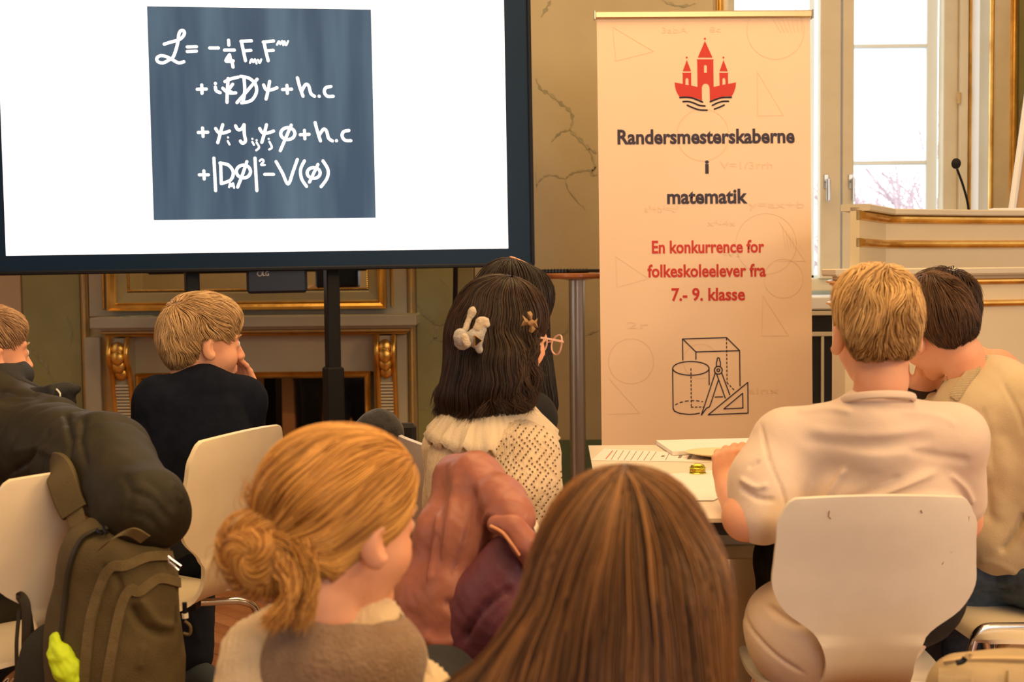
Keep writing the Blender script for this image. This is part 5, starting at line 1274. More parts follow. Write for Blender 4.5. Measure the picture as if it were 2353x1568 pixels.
for i, (x0, y0, x1, y1, x2, y2, d) in enumerate(((1062,820,1022,890,1012,948,2.80),(1085,850,1040,900,1048,962,2.76),(1110,850,1085,920,1085,962,2.72),(1140,850,1130,910,1112,950,2.70),(1165,850,1160,900,1150,938,2.69),(1190,840,1196,900,1186,936,2.69),(1205,820,1222,880,1212,938,2.70),(1220,800,1232,850,1226,915,2.71),(1055,800,1030,860,1004,930,2.82),(1125,840,1108,900,1064,958,2.73),(1225,770,1222,820,1232,860,2.72),(1180,850,1178,910,1205,944,2.69))):
    parts.append(falls(170, loc(x0,y0,d+.03), loc(x1,y1,d), loc(x2,y2,d), .0065, .0011, 80+i, .006, 8))
hair_obj(T, L, parts, DARKH, root)
f = F(); torso(f, neck, shl, shr, hip, R, .004, .10); f.ell(W(1070,1090,2.80), (.085,.09,.12), k=.04)
f.cap(shr, W(1212,1110,2.70), .058, .066, k=.03); sleeveA, sleeveB = W(1212,1110,2.70), W(1245,1190,2.72); f.cap(sleeveA, sleeveB, .064, .050, k=.03)
f.cap(sleeveB, W(1320,1200,2.98), .05, .036, k=.03); f.cap(shl, W(1020,1160,2.96), .055, .05, k=.03)
JF = f
cd = fobj('knit_jumper', f, .005, KNITC, root, L, wr=[(22,.003),(140,.0006)], fl=[([(1150,975),(1130,1030),(1120,1090)],5,-.004), ([(1000,1090),(1060,1100),(1110,1140)],16,.006)])
# lace holes of the sleeve
b = B(); HOLE = mat('lace_hole', (.10,.055,.03), .9)
for i in range(9):
    for j in range(34):
        px = 1132+i*17.5+11*(abs(((j*.25)%2)-1)*2-1)*1.0+(j*.64); py = 980+j*6.6+ (i-4)*1.5
        if (px-1215)**2/82**2+(py-1090)**2/118**2 > 1 or (j+i*3) % 13 == 12: continue
        d = CR @ np.array([(px-1176.5)/FPX, -(py-784)/FPX, -1.0]); d /= np.linalg.norm(d); p = CP+d*2.35; ok = False
        for _ in range(40):
            s_ = float(JF.ev(p[None])[0])
            if s_ < .0008: ok = True; break
            p = p+d*s_*.8
            if p[1] > 3.0: break
        if not ok: continue
        _, g = JF.grad(p[None]); g = g[0]; u = np.cross(g, [0,0,1.0]); u /= np.linalg.norm(u); v_ = np.cross(g, u)
        c_ = p+g*.0028; b.add([c_-L+u*.0020*math.cos(a)+v_*.0024*math.sin(a) for a in np.linspace(0, 2*PI, 7)[:-1]]+[c_-L-g*.003], [(k_, (k_+1)%6, 6) for k_ in range(6)]+[tuple(range(6))])
b.obj('lace_holes', HOLE, cd, kind='stuff')
# frilled ribbed collar
b = B(); nA = 150; c_ = W(1130,975,2.80); P_ = []; K = 7; Rc = rot_from((1,-.25,-.06), (-.05,-.12,1))
for i in range(nA):
    a = 2*PI*i/nA; rib = .0022*math.sin(a*46)
    for k_ in range(K):
        t = k_/(K-1); rr = .066+.062*t; fr_ = (.007*math.sin(a*17)+.004*math.sin(a*31))*max(0, t-.5)*2
        P_.append(c_-L+Rc@np.array([rr*1.12*math.cos(a)*(1+fr_*4*t), (rr*.95)*math.sin(a)*(1+fr_*4*t), .050-.082*t**1.4+rib*(1-.4*t)+fr_*1.1]))
b.add(P_, [(i*K+k_, ((i+1)%nA)*K+k_, ((i+1)%nA)*K+k_+1, i*K+k_+1) for i in range(nA) for k_ in range(K-1)])
o = b.obj('frilled_collar', COLM, cd, True); md = o.modifiers.new('t', 'SOLIDIFY'); md.thickness = .006; md.offset = 0
kn1, kn2 = W(1250,1400,3.0), W(1350,1380,2.9); kn1[2] = kn2[2] = .54
trousers(root, L, [hip[0],hip[1],.55], [kn1, kn2], [kn1*np.array([1,1,0])+[.03,.03,.1], kn2*np.array([1,1,0])+[.03,.03,.1]], BLKT, R=rot_from((.4,-.9,0), (0,0,1)))
for k_ in (kn1, kn2): shoe(root, L, k_+np.array([.03,.03,0]), (.9,.4,0), SH, SOLE)
# glasses
gl = empty('glasses', 'clear pink-rimmed glasses worn by the girl with the plush hair claw', 'glasses', th); PINKR = mat('pink_clear_plastic', (.95,.62,.52), .12, trans=.35)
def hp(x, y, z_): return Rh@(np.array([x,y,z_])*sh_)
b = B()
for s in (-1,1):
    b.tube([hp(s*.034+.025*math.cos(a), .128-.010*abs(math.cos(a)-0)*(1 if s*math.cos(a) > 0 else 0), .006+.023*math.sin(a)) for a in np.linspace(0, 2*PI, 25)], .0019, 8)
b.tube([hp(-.010,.128,.010), hp(0,.131,.013), hp(.010,.128,.010)], .0017, 6); b.obj('rims', PINKR, gl, True)
for s in (-1,1):
    b = B(); b.tube([hp(s*.058,.122,.012), hp(s*.074,.108,.012), hp(s*.080,.05,.010), hp(s*.083,-.005,.006)], .0019, 6, flat=(1,1.4)); b.obj('temple', PINKR, gl, True)
LENS = mat('lens', (1,1,1), 0, trans=1, ior=1.0)
for s in (-1,1):
    b = B(); pts = [hp(s*.034+.024*math.cos(a), .127, .006+.022*math.sin(a)) for a in np.linspace(0, 2*PI, 21)[:-1]]; b.add(pts, [tuple(range(20))]); b.obj('lens', LENS, gl)
# plush claw
PL1 = mat('grey_plush', (.46,.43,.40), 1, 0, (.62,.57,.50), 60, .6, 380, sheen=.6); PL2 = mat('cream_plush', (.74,.62,.46), 1, 0, (.66,.54,.38), 60, .6, 380, sheen=.6)
cl = empty('hair_claw', 'grey and cream plush claw clip in the dark hair of the girl', 'hair clip', W(1078,770,2.70)); CLL = np.array(cl.location)
D = 2.695
f = F(); f.cap(W(1063,785,D+.02), W(1090,775,D), .018, .014, k=.01); f.cap(W(1090,775,D), W(1102,805,D+.005), .013, .007, k=.01); f.cap(W(1095,775,D), W(1105,755,D-.002), .014, .012, k=.01)
fobj('plush_body', f, .003, PL1, cl, CLL, wr=[(300,.0012)])
f = F(); f.ell(W(1058,775,D-.005), (.015,.015,.018), k=.006); fobj('plush_pompon', f, .0025, PL1, cl, CLL, wr=[(300,.0012)])
f = F(); f.cap(W(1069,757,D), W(1079,730,D+.005), .0062, .0055, k=.006); f.ell(W(1085,716,D+.005), (.009,.009,.010), k=.01); fobj('plush_prong', f, .0025, PL2, cl, CLL, wr=[(300,.0010)])
f = F(); f.cap(W(1099,755,D-.005), W(1104,742,D-.005), .011, .010, k=.008); f.ell(W(1110,736,D-.005), (.012,.009,.007), k=.006); f.ell(W(1117,746,D-.005), (.008,.008,.007), k=.006); fobj('plush_prong', f, .0025, PL2, cl, CLL, wr=[(300,.0010)])
f = F(); f.cap(W(1067,775,D-.015), W(1073,790,D-.015), .0085, .008, k=.006); fobj('plush_paw', f, .0025, PL2, cl, CLL, wr=[(300,.0010)])
b = B(); P3 = [W(1091,771,D-.022), W(1107,783,D-.022), W(1092,796,D-.020)]
b.add([p-CLL for p in P3]+[p-CLL+np.array([0,.004,0]) for p in P3], [(0,1,2),(5,4,3),(0,3,4,1),(1,4,5,2),(2,5,3,0)]); b.obj('triangular_tag', mat('black_tag', (.015,.012,.01), .3), cl)
b = B(); cP = (P3[0]+P3[1]+P3[2])/3
b.tube([cP+(p-cP)*1.05-CLL+np.array([0,-.001,0]) for p in P3+[P3[0]]], .0009, 5); b.obj('tag_rim', GOLD, cl)
# bow clip
bw = empty('bow_clip', 'small brown ribbon bow clipped in the dark hair above the glasses', 'hair clip', W(1218,740,2.74)); BWL = np.array(bw.location); RIB = mat('brown_ribbon', (.42,.26,.12), .6, 0, (.36,.21,.09), 30, .1, 200)
def bwp(px, py, d=0): return W(px,py,2.735+d)-BWL
for q in (((1219,741),(1200,724),(1203,736),(1197,750),(1216,746)), ((1219,741),(1211,718),(1219,715),(1224,722),(1222,740)), ((1222,742),(1236,731),(1233,742),(1237,754),(1222,748)), ((1219,745),(1215,762),(1222,766),(1231,757),(1223,744))):
    b = B(); n = len(q); cx_ = np.mean([p[0] for p in q]); cy_ = np.mean([p[1] for p in q])
    b.add([bwp(*p) for p in q]+[bwp(*p, .004) for p in q]+[bwp(cx_, cy_, -.007)], [(i, (i+1)%n, 2*n) for i in range(n)]+[tuple(range(2*n-1, n-1, -1))]+[(i, i+n, (i+1)%n+n, (i+1)%n) for i in range(n)]); b.obj('ribbon_loop', RIB, bw)
f = F(); f.cap(W(1217,744,2.726), W(1223,740,2.726), .0045, .0045, k=.003); fobj('knot', f, .0018, RIB, bw, BWL)

# ---- 7: girl behind her
T = head_frame(1176, 738, 3.28, 52, 16, 0, .98); Rh, th, sh_ = T
neck = W(1150,870,3.26); shl = W(1060,950,3.36); shr = W(1230,960,3.14); hip = W(1120,1280,3.2)
root, L, R = person('girl with long black hair parted on top, hidden behind the other girl', T, neck, shl, shr, hip)
skin_body(T, neck, shl, shr, hip, R, [], [], .005, root, L)
eyes(T, root, L)
cur = [C((0,-.045,-.02), loc(1150,880,3.24), .085, .07), C(loc(1215,760,3.24), loc(1238,930,3.2), .042, .040), C(loc(1100,760,3.34), loc(1085,880,3.34), .05, .045), C((0,.03,.09), (.0,-.04,.10), .055, .05)]
f, parts, P, G = long_hair(T, L, root, BLACKH, 4500, 51, .012, cur, .0012, .34, wave=.08)
hair_obj(T, L, parts, BLACKH, root)
b = B(); ptsP = []
for yy in np.linspace(-.045, .085, 12):
    p = np.array([-.004, yy, .2]); 
    for _ in range(8): dd, gg = f.grad(p[None]); p = p-gg[0]*(dd[0]-.0035)*.9; p[0] = -.004; p[1] = yy
    ptsP.append(put(T, p[None])[0]-L)
b.tube(ptsP, .0038, 6, flat=(1,1)); b.obj('hair_parting', SKIN, root, True)
f = F(); torso(f, neck, shl, shr, hip, R, .0, .10, .05); fobj('top', f, .009, mat('black_jersey', (.012,.012,.014), .9), root, L, wr=[(25,.003)])
kn1, kn2 = hip+np.array([.38,.18,0]), hip+np.array([.40,-.02,0]); kn1[2] = kn2[2] = .54
trousers(root, L, [hip[0],hip[1],.55], [kn1, kn2], [kn1*np.array([1,1,0])+[.0,.0,.1], kn2*np.array([1,1,0])+[.0,.0,.1]], BLKT, R=rot_from((.4,-.9,0), (0,0,1)))
for k_ in (kn1, kn2): shoe(root, L, k_, (.9,.4,0), SH, SOLE)
chair('white moulded chair the girl with the parted black hair sits on', (hip[0]+.02,hip[1],0), (.93,.37), 1.0, CHAIRW)

# ---- 8: blonde girl with the bun
T = head_frame(782, 1228, 1.60, 46, 6, 4, .97); Rh, th, sh_ = T
neck = W(775,1478,1.60); shl = W(645,1610,1.60); shr = W(930,1640,1.66); hip = np.array([neck[0]-.02, 1.62, .56])
root, L, R = person('blonde girl with a messy bun and cream knitted coat, seen from behind', T, neck, shl, shr, hip)
skin_body(T, neck, shl, shr, hip, R, [([shl, shl+np.array([-.04,.03,-.25])], [.04,.035])], [], .0032, root, L, SKIND)
eyes(T, root, L); brows(T, root, L, BR)
f = F(); f.ell((0,-.016,.050), (.080,.100,.084), k=.01); f.ell((0,.030,.085), (.060,.058,.036), k=.03); f.ell((0,-.060,-.015), (.055,.045,.05), k=.03)
f.ell((0,.122,-.035), (.095,.066,.112), k=.012, op=-1)
for s in (-1,1): f.ell((s*.092,.004,-.022), (.028,.034,.050), k=.008, op=-1); f.ell((s*.09,.03,-.035), (.03,.05,.05), k=.008, op=-1)
BP = loc(655,1215,1.56)      # where the hair gathers
r = scalp(f, 7000, keep=lambda p: (p[:,2] > -.075)&~((p[:,1] > .072)&(p[:,2] < .045))&(np.linalg.norm(p-BP, axis=1) > .03)); rng = np.random.default_rng(61)
def fl8(p, t):
    d = BP-p; d /= np.linalg.norm(d, axis=1, keepdims=True); return d+.13*np.stack([wob(p, 26, 3), wob(p, 22, 5), wob(p, 30, 7)], -1)
Ln = np.clip(np.linalg.norm(r-BP, axis=1)*1.05, .02, .115)
P, G = strands(f, r, fl8, Ln, 11, .0010, .001+.008*rng.random(len(r)), seed=61, lift=.001)
tn = np.clip(.50+.42*wob(r, 55, 61)+.22*rng.normal(size=len(r)), 0, 1)
parts = [cap_part(f, .003, .2), strand_mesh(P, G, .0010, tn, 6)]
# the bun: coils wound round a centre
BC = loc(606,1272,1.535); ax = Rh.T@np.array([-.35,-.90,.10]); ax /= np.linalg.norm(ax); e1 = np.cross(ax, [0,0,1.0]); e1 /= np.linalg.norm(e1); e2 = np.cross(ax, e1)
g = F(); g.ell(BC, (.042,.040,.042), k=.02); g.cap(BC, BP, .030, .024, k=.02)
def coil(n, seed, R0, r0, arc, tw, w):
    rg_ = np.random.default_rng(seed); S = 16; a0 = rg_.random(n)*2*PI; t = np.linspace(0, 1, S)[:, None]; a = a0+arc*t*(.7+.6*rg_.random(n))
    ph = rg_.random(n)*PI-.15*PI+tw*t; rr = r0*(.90+.16*rg_.random(n)); rad = R0+rr*np.cos(ph)*.95+.0035*np.sin(a*3+seed)
    P = BC+(np.cos(a)*rad)[..., None]*e1+(np.sin(a)*rad*.92)[..., None]*e2+(np.sin(ph)*rr)[..., None]*ax*1.05
    Gn = (np.cos(a)*np.cos(ph))[..., None]*e1+(np.sin(a)*np.cos(ph))[..., None]*e2+np.sin(ph)[..., None]*ax
    tt = np.clip(.42+.3*np.sin(a0*5+seed)*np.cos(ph[0]*6)+.24*rg_.normal(size=n), 0, 1); return strand_mesh(P, Gn, w, tt, 6)
parts += [cap_part(g, .003, .12), coil(3000, 1, .030, .027, 2.0, .7, .0011), coil(2400, 2, .014, .038, 1.8, -.9, .0011), coil(500, 3, .034, .030, 1.0, 1.6, .0008)]
parts += [falls(1300, loc(655,1290,1.50), loc(690,1370,1.49), loc(628,1430,1.487), .006, .0011, 5), falls(700, loc(690,1260,1.50), loc(735,1340,1.51), loc(690,1430,1.50), .006, .0010, 6),
          falls(60, loc(600,1180,1.55), loc(560,1130,1.56), loc(590,1120,1.56), .012, .0004, 7), falls(60, loc(560,1250,1.54), loc(505,1240,1.55), loc(500,1330,1.55), .010, .0004, 8),
          falls(40, loc(835,1200,1.57), loc(842,1290,1.565), loc(842,1370,1.575), .0035, .0004, 9), falls(160, loc(905,1130,1.60), loc(875,1180,1.56), loc(800,1215,1.55), .003, .0009, 10)]
hair_obj(T, L, parts, GOLDH, root)
f = F(); torso(f, neck, shl, shr, hip, R, .012, .11); f.cap(shl, shl+np.array([-.03,.03,-.25]), .062, .06, k=.03); f.cap(shr, shr+np.array([.03,.05,-.25]), .062, .06, k=.03)
f.chain([W(640,1440,1.62), W(590,1500,1.60), W(575,1600,1.59)], [.030,.036,.045], k=.03)
def ribs(V, G):
    x, y = proj(V); return V+G*(.0018*np.sin(x*.50+y*.10)*(.6+.4*np.sin(y*.12)))[:, None]
kc = fobj('knitted_coat', f, .0042, CREAMK, root, L, wr=[(22,.004),(160,.0008)], fn=ribs)
b = B(); nA = 120; K = 9; cc = W(790,1478,1.58); Rc = rot_from((1,.10,-.03), (.03,.10,1)); P_ = []
for i in range(nA):
    a = 2*PI*i/nA
    for k_ in range(K):
        t = k_/(K-1); bulge = math.sin(t*PI)*.018; rr = .060+.020*t+bulge*.7; q = np.array([rr*1.10*math.cos(a), rr*.92*math.sin(a), .026-.080*t**1.2+.006*math.sin(a*3+1)*t])
        q = q*(1+.012*wob(q*1.0, 60)); q[2] += .0012*math.sin(a*110)*1.0
        P_.append(cc-L+Rc@q)
b.add(P_, [(i*K+k_, ((i+1)%nA)*K+k_, ((i+1)%nA)*K+k_+1, i*K+k_+1) for i in range(nA) for k_ in range(K-1)])
o = b.obj('shawl_collar', TAUPE, kc, True); md = o.modifiers.new('t', 'SOLIDIFY'); md.thickness = .010; md.offset = -1
f = F(); f.chain([W(900,1425,1.66), W(938,1490,1.64), W(975,1580,1.64)], [.018,.020,.022], k=.03, flat=(np.array([.8,.6,0]), 1.5))
fobj('coat_lapel', f, .004, CREAMK, kc, L, wr=[(35,.003)])
trousers(root, L, [hip[0],hip[1],.55], [hip+np.array([-.1,.42,-.02]), hip+np.array([.12,.42,-.02])], [hip*np.array([1,1,0])+[-.1,.42,.1], hip*np.array([1,1,0])+[.12,.42,.1]], BLKT, R=np.eye(3))
for s in (-.1,.12): shoe(root, L, hip+np.array([s,.42,0]), (0,1,0), SH, SOLE)
chair('white moulded chair the blonde girl with the bun sits on', (hip[0],hip[1]+.05,0), (0,1), .86, CHAIRW)

# ---- 9: girl with long brown hair in front
T = head_frame(1436, 1352, 1.34, 2, 3, 0, .93); Rh, th, sh_ = T
neck = W(1425,1690,1.30); shl = W(1190,1850,1.30); shr = W(1660,1850,1.30); hip = np.array([neck[0], 1.30, .50])
root, L, R = person('girl with long straight brown hair in the foreground, back of her head to the camera', T, neck, shl, shr, hip)
skin_body(T, neck, shl, shr, hip, R, [], [], .005, root, L)
eyes(T, root, L)
cur = [C((0,-.05,-.02), loc(1420,1700,1.26), .098, .100), C((-.025,-.03,.0), loc(1270,1640,1.27), .060, .050), C((.030,-.03,.0), loc(1565,1720,1.27), .060, .046), C(loc(1250,1520,1.27), loc(1090,1690,1.26), .040, .045), C(loc(1090,1690,1.26), loc(1080,1850,1.24), .04,.04)]
f, parts, P, G = long_hair(T, L, root, BROWNH, 7500, 71, .0, cur, .0011, .36, keep=lambda p: (p[:,2] > -.14)&~((p[:,1] > .055)&(p[:,2] < .055)), wave=.03, step=16, light=-.02, crown=-.01)
hair_obj(T, L, parts, BROWNH, root)
f = F(); torso(f, neck, shl, shr, hip, R, .01, .11, .05); f.cap(shl, shl+np.array([-.03,.05,-.22]), .06, .055, k=.05); f.cap(shr, shr+np.array([.03,.05,-.22]), .06, .055, k=.05)
fobj('jumper', f, .008, mat('brown_jumper', (.12,.08,.05), .9, bump=.2, bscale=200), root, L, wr=[(25,.003)])
trousers(root, L, [hip[0],hip[1],.52], [hip+np.array([-.1,.42,.02]), hip+np.array([.1,.42,.02])], [hip*np.array([1,1,0])+[-.1,.42,.1], hip*np.array([1,1,0])+[.1,.42,.1]], BLKT, R=np.eye(3))
for s in (-.1,.1): shoe(root, L, hip+np.array([s,.42,0]), (0,1,0), SH, SOLE)
chair('white moulded chair the girl with long brown hair in the foreground sits on', (hip[0],hip[1],0), (0,1), .9, CHAIRW)

# ================================================================== bags and draped clothes
# pink jacket on the girl's chair
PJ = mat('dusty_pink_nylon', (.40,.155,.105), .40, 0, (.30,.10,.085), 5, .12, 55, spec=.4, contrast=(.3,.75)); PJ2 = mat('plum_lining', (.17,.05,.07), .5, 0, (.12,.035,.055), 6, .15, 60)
jk = empty('jacket', 'dusty pink shiny jacket hung over the chair of the girl with the hair claw', 'jacket', W(1080,1300,2.3)*np.array([1,1,0])+np.array([0,0,.5])); JL = np.array(jk.location)
f = F(); fl_ = (np.array([.45,-.89,0]), 1.5)
f.chain([W(1045,1095,2.45), W(1090,1092,2.36), W(1150,1145,2.26), W(1200,1195,2.18)], [.034,.036,.030,.022], k=.03)
f.chain([W(1045,1110,2.42), W(1020,1230,2.36), W(985,1400,2.32), W(950,1580,2.30)], [.040,.050,.062,.080], k=.04)
f.chain([W(1100,1120,2.34), W(1080,1230,2.30), W(1040,1380,2.27), W(1000,1580,2.26)], [.042,.045,.048,.065], k=.04)
f.chain([W(1150,1155,2.26), W(1178,1185,2.20), W(1170,1200,2.19)], [.034,.026,.020], k=.03)
f.cap(W(1145,1300,2.14), W(1125,1330,2.20), .040, .045, k=.02, op=-1)
fobj('outer_shell', f, .0055, PJ, jk, JL, wr=[(16,.004),(38,.002),(110,.0008)], fl=[([(1010,1180),(1000,1260),(985,1340)],6,.006), ([(1050,1100),(1035,1180),(1020,1300)],8,.006), ([(1090,1120),(1075,1230),(1040,1330)],9,-.007), ([(1130,1170),(1100,1240),(1085,1330)],8,.008), ([(1020,1380),(1060,1420),(1050,1520)],12,-.010), ([(970,1460),(1010,1480),(1060,1470)],14,.008)])
f = F(); f.chain([W(1160,1330,2.22), W(1110,1400,2.24), W(1075,1480,2.26)], [.050,.052,.048], k=.05); f.chain([W(1200,1300,2.22), W(1170,1400,2.22), W(1120,1470,2.24)], [.05,.055,.05], k=.05); f.cap(W(1190,1290,2.26), W(1100,1350,2.30), .05, .04, k=.05)
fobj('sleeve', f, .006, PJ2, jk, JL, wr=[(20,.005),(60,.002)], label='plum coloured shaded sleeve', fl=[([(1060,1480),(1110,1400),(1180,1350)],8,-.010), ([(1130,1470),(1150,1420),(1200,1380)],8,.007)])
f = F(); f.chain([W(1140,1205,2.17), W(1180,1215,2.15), W(1205,1250,2.14), W(1225,1300,2.15)], [.016,.018,.018,.016], k=.02)
fobj('front_edge', f, .004, PJ, jk, JL, wr=[(60,.002)])
b = B(); zp = catmull([W(1128,1210,2.145), W(1155,1225,2.125), W(1175,1250,2.115), W(1192,1275,2.12)], 10)
for i, p in enumerate(zp): b.lathe([(.0001,-.0022),(.0030,-.0012),(.0030,.0012),(.0001,.0022)], 6, p-JL, Rx(.8))
b.obj('zip_teeth', mat('copper_zip', (.55,.25,.14), .4, .6), jk, kind='stuff')
# olive backpack
OL = mat('olive_canvas', (.105,.078,.032), .8, 0, (.085,.062,.024), 14, .3, 420); OLB = mat('olive_webbing', (.16,.12,.055), .75, 0, (.13,.095,.04), 50, .4, 500)
bk = empty('backpack', 'dark olive backpack hanging on the white chair at the left', 'backpack', W(270,1400,2.36)*np.array([1,1,0])+np.array([0,0,.32])); KL = np.array(bk.location)
f = F(); D = 2.40
f.chain([W(222,1272,D), W(300,1285,D), W(325,1340,D)], [.055,.060,.062], k=.05); f.ell(W(255,1460,D+.02), (.108,.095,.22), k=.05); f.ell(W(300,1560,D), (.100,.10,.20), k=.05); f.ell(W(200,1540,D+.03), (.065,.08,.20), k=.05)
BF = f
fobj('pack_body', f, .0055, OL, bk, KL, wr=[(14,.005),(40,.0015)], fl=[([(150,1420),(155,1320),(185,1250),(230,1225)],4,-.004), ([(300,1390),(330,1440),(390,1460)],9,-.012), ([(320,1370),(360,1430),(400,1440)],10,.008), ([(330,1480),(320,1540)],9,.006), ([(230,1300),(270,1330),(280,1390)],8,-.006), ([(380,1290),(420,1380),(425,1500)],5,-.006)])
def ontop(px, py, fld, off=.0, d0=1.9):
    d = CR @ np.array([(px-1176.5)/FPX, -(py-784)/FPX, -1.0]); d /= np.linalg.norm(d); p = CP+d*d0
    for _ in range(60):
        s_ = float(fld.ev(p[None])[0])
        if s_ < .0008: break
        p = p+d*min(s_*.8, .1)
        if p[1] > 4: return None
    return p-d*off
def strap(name, line, w, fld, m, parent, L_, off=.004, par_label=None):
    pts = [ontop(x, y, fld, off) for x, y in catmull([np.array(q, float) for q in line], 6)]; pts = [p for p in pts if p is not None]
    if len(pts) < 3: return
    b = B(); P_ = []
    for i, p in enumerate(pts):
        t = pts[min(i+1, len(pts)-1)]-pts[max(i-1, 0)]; t /= np.linalg.norm(t); _, g = fld.grad(p[None]); g = g[0]; s = np.cross(t, g); s /= np.linalg.norm(s)
        for a_, h_ in ((-w,-.003),(-w*.92,.0035),(w*.92,.0035),(w,-.003)): P_.append(p-L_+s*a_+g*h_)
    n = len(pts); b.add(P_, [(i*4+j, i*4+j+1, i*4+j+5, i*4+j+4) for i in range(n-1) for j in range(3)]); o = b.obj(name, m, parent, True)
    return o
strap('compression_strap', [(190,1600),(205,1440),(230,1350),(255,1305),(290,1300),(340,1280),(395,1278)], .0095, BF, OLB, bk, KL)
strap('compression_strap', [(240,1600),(262,1470),(280,1390),(300,1355),(320,1360),(365,1330),(412,1340)], .0095, BF, OLB, bk, KL)
strap('zip_seam', [(140,1480),(155,1330),(180,1250),(215,1222),(250,1215)], .004, BF, mat('dark_zip', (.03,.024,.014), .5), bk, KL, .003)
b = B(); hpts = catmull([W(232,1262,2.315), W(262,1235,2.27), W(300,1222,2.26), W(335,1240,2.30)], 6)
P_ = []
for i, p in enumerate(hpts):
    for a_, h_ in ((-.011,0),(-.010,.005),(.010,.005),(.011,0)): P_.append(p-KL+np.array([.35,.0,.93])*0+np.array([a_*.8, 0, a_*.6])+np.array([0,-h_,0]))
n = len(hpts); b.add(P_, [(i*4+j, i*4+(j+1)%4, (i+1)*4+(j+1)%4, (i+1)*4+j) for i in range(n-1) for j in range(4)]); b.obj('grab_handle', OLB, bk, True)
def ribbon(name, line, w, m, parent, L_, th=.006, upv=(0,-1,0), taper=None, **kw):
    pts = catmull([np.array(q) for q in line], 8); n = len(pts); P_ = []
    for i, p in enumerate(pts):
        t = pts[min(i+1, n-1)]-pts[max(i-1, 0)]; t /= np.linalg.norm(t); g = np.array(upv, float); g -= t*(g@t); g /= np.linalg.norm(g); s = np.cross(t, g); ww = w if taper is None else w+(taper-w)*i/(n-1)
        for a_, h_ in ((-1,-.5),(-1.0,.3),(-.9,.5),(.9,.5),(1.0,.3),(1,-.5)): P_.append(p-L_+s*a_*ww+g*h_*th)
    b = B(); b.add(P_, [(i*6+j, i*6+(j+1)%6, (i+1)*6+(j+1)%6, (i+1)*6+j) for i in range(n-1) for j in range(6)]+[tuple(range(6))[::-1], tuple((n-1)*6+j for j in range(6))])
    return b.obj(name, m, parent, .6, **kw)
ribbon('shoulder_strap', [W(118,1085,2.62), W(126,1074,2.53), W(138,1090,2.47), W(158,1150,2.44), W(172,1178,2.43)], .030, OL, bk, KL, .014, (0,-1,.2), .026)
ribbon('strap_webbing', [W(170,1172,2.43), W(180,1205,2.42), W(194,1240,2.40)], .017, OLB, bk, KL, .004)
ribbon('loose_strap', [W(72,1480,2.50), W(60,1400,2.49), W(46,1370,2.49), W(60,1395,2.48), W(60,1490,2.48), W(58,1560,2.48)], .009, mat('dark_webbing', (.04,.034,.022), .7), bk, KL, .003)
ribbon('loose_strap', [W(45,1400,2.50), W(38,1480,2.49), W(40,1590,2.49)], .0035, MATS['dark_webbing'], bk, KL, .003)
for (a_, c_) in (((222,1218),(236,1228)),((238,1213),(246,1226)),):
    b = B(); p0 = ontop(*a_, BF, .006); p1 = ontop(*c_, BF, .010); b.tube([p0-KL, lerp(p0,p1,.5)-KL+np.array([0,-.004,0]), p1-KL], .0030, 6); b.obj('zip_pull', BLACKM, bk, True)
b = B(); p0, p1 = W(386,1278,2.33), W(416,1306,2.33)
b.tube([p0-KL, lerp(p0,p1,.25)-KL, p1-KL+np.array([0,0,.004]), p1-KL+np.array([-.004,0,-.004]), lerp(p0,p1,.25)-KL+np.array([-.004,0,-.006]), p0-KL], .0018, 6); b.obj('metal_clip', CHROME, bk, True)
b = B(); b.tube([W(424,1385,2.38)-KL, W(425,1412,2.38)-KL], .0045, 8); b.obj('zip_pull', BLACKM, bk, True); b = B(); b.tube([W(425,1410,2.38)-KL, W(426,1421,2.38)-KL], .006, 8); b.obj('pull_tip', SOLE, bk, True)
b = B(); b.tube([p-KL for p in catmull([W(424,1428,2.4), W(437,1440,2.4), W(436,1458,2.4), W(421,1456,2.4)], 6)], .003, 6); b.obj('cord_loop', OLB, bk, True)
strap('ribbed_collar', SWC, .012, SWF, mat('beige_rib', (.58,.47,.29), .9, bump=.5, bscale=90, wave='Z'), sw, L_SW, .003)
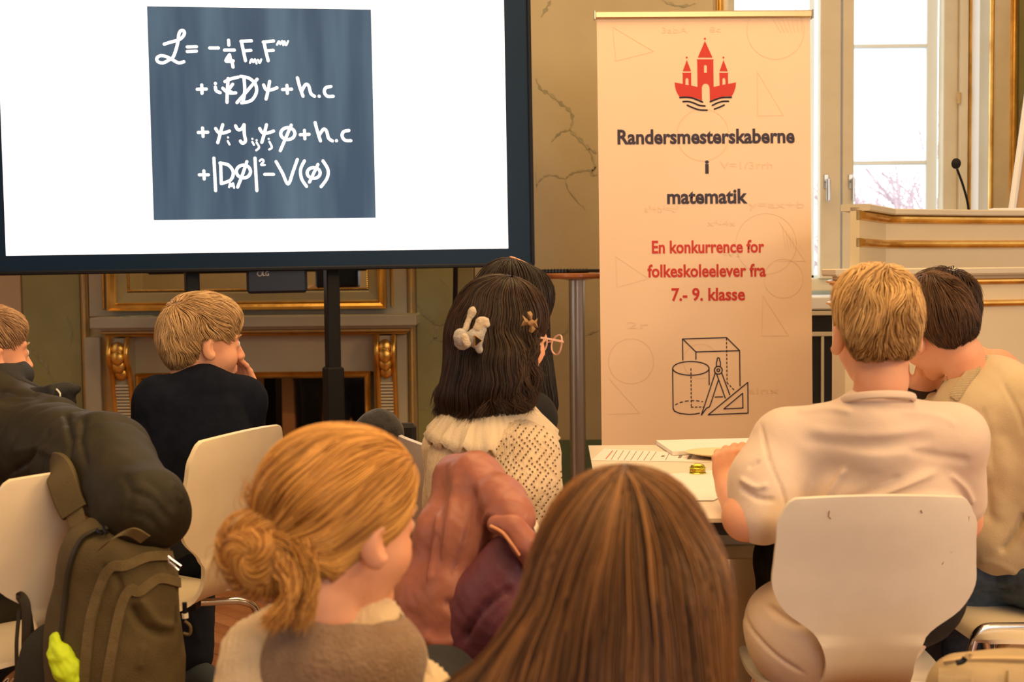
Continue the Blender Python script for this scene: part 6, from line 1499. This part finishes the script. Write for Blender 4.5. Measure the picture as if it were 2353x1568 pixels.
# neon cloth in the side pocket
f = F(); f.chain([W(128,1470,2.33), W(135,1510,2.32), W(158,1550,2.31)], [.010,.017,.018], k=.02); f.cap(W(150,1500,2.32), W(168,1530,2.32), .010, .014, k=.02); f.cap(W(140,1545,2.31), W(172,1562,2.31), .012, .010, k=.02)
nc = fobj('safety_vest', f, .0035, mat('neon_yellow_cloth', (.62,.85,.02), .6, 0, (.50,.72,.015), 30), None, np.zeros(3), wr=[(60,.005),(150,.0022)])
setp(nc, 'crumpled neon yellow cloth sticking out beside the olive backpack', 'cloth')
b = F(); b.ell(W(120,1600,2.44), (.07,.07,.14), k=.03)
fobj('side_pocket', b, .007, mat('dark_pack_fabric', (.02,.018,.012), .8), bk, KL, wr=[(30,.003)])
# beige backpack at the lower right
BB = mat('beige_canvas', (.46,.35,.20), .7, 0, (.41,.31,.17), 20, .2, 420); BBD = mat('beige_trim', (.52,.38,.20), .7)
q = W(2300,1600,1.98); bb_ = empty('backpack', 'beige backpack standing at the lower right corner, top edge in view', 'backpack', (q[0],q[1],0)); BBL = np.array(bb_.location)
f = F(); zt2 = Z(1514,1.93,2250); a_, c_ = W(2155,1560,1.95), W(2480,1560,1.95)
f.cap([a_[0]+.035,1.95,zt2-.045], [c_[0],1.95,zt2-.045], .042, k=.03); f.cap([a_[0]+.045,1.95,zt2-.30], [c_[0],1.95,zt2-.30], .055, k=.3); f.ell([(a_[0]+c_[0])/2,1.95,.30], (.14,.085,.30), k=.05)
fobj('pack_body', f, .0055, BB, bb_, BBL, wr=[(20,.003)]); BBF = f
strap('top_zip', [(2170,1522),(2210,1517),(2290,1515),(2360,1516)], .0035, f, BBD, bb_, BBL, .002)
strap('front_panel', [(2195,1580),(2195,1560),(2196,1540)], .026, f, BB, bb_, BBL, .006); strap('front_panel', [(2345,1580),(2345,1560),(2345,1548)], .020, f, BB, bb_, BBL, .006)
b = B(); b.tube([p-BBL for p in catmull([W(2255,1512,1.97), W(2272,1503,1.97), W(2300,1502,1.97), W(2318,1516,1.97)], 6)], .005, 8, flat=(.5,1.2)); b.obj('grab_handle', BBD, bb_, True)
b = B(); b.tube([p-BBL for p in catmull([W(2198,1524,1.88), W(2212,1520,1.88), W(2218,1512,1.88)], 5)], .0045, 8); b.obj('zip_pull', BLACKM, bb_, True)
b = B(); b.tube([p-BBL for p in catmull([W(2216,1514,1.885), W(2224,1503,1.885), W(2232,1504,1.885), W(2226,1514,1.885)], 5)], .0022, 6); b.obj('pull_cord', BBD, bb_, True)
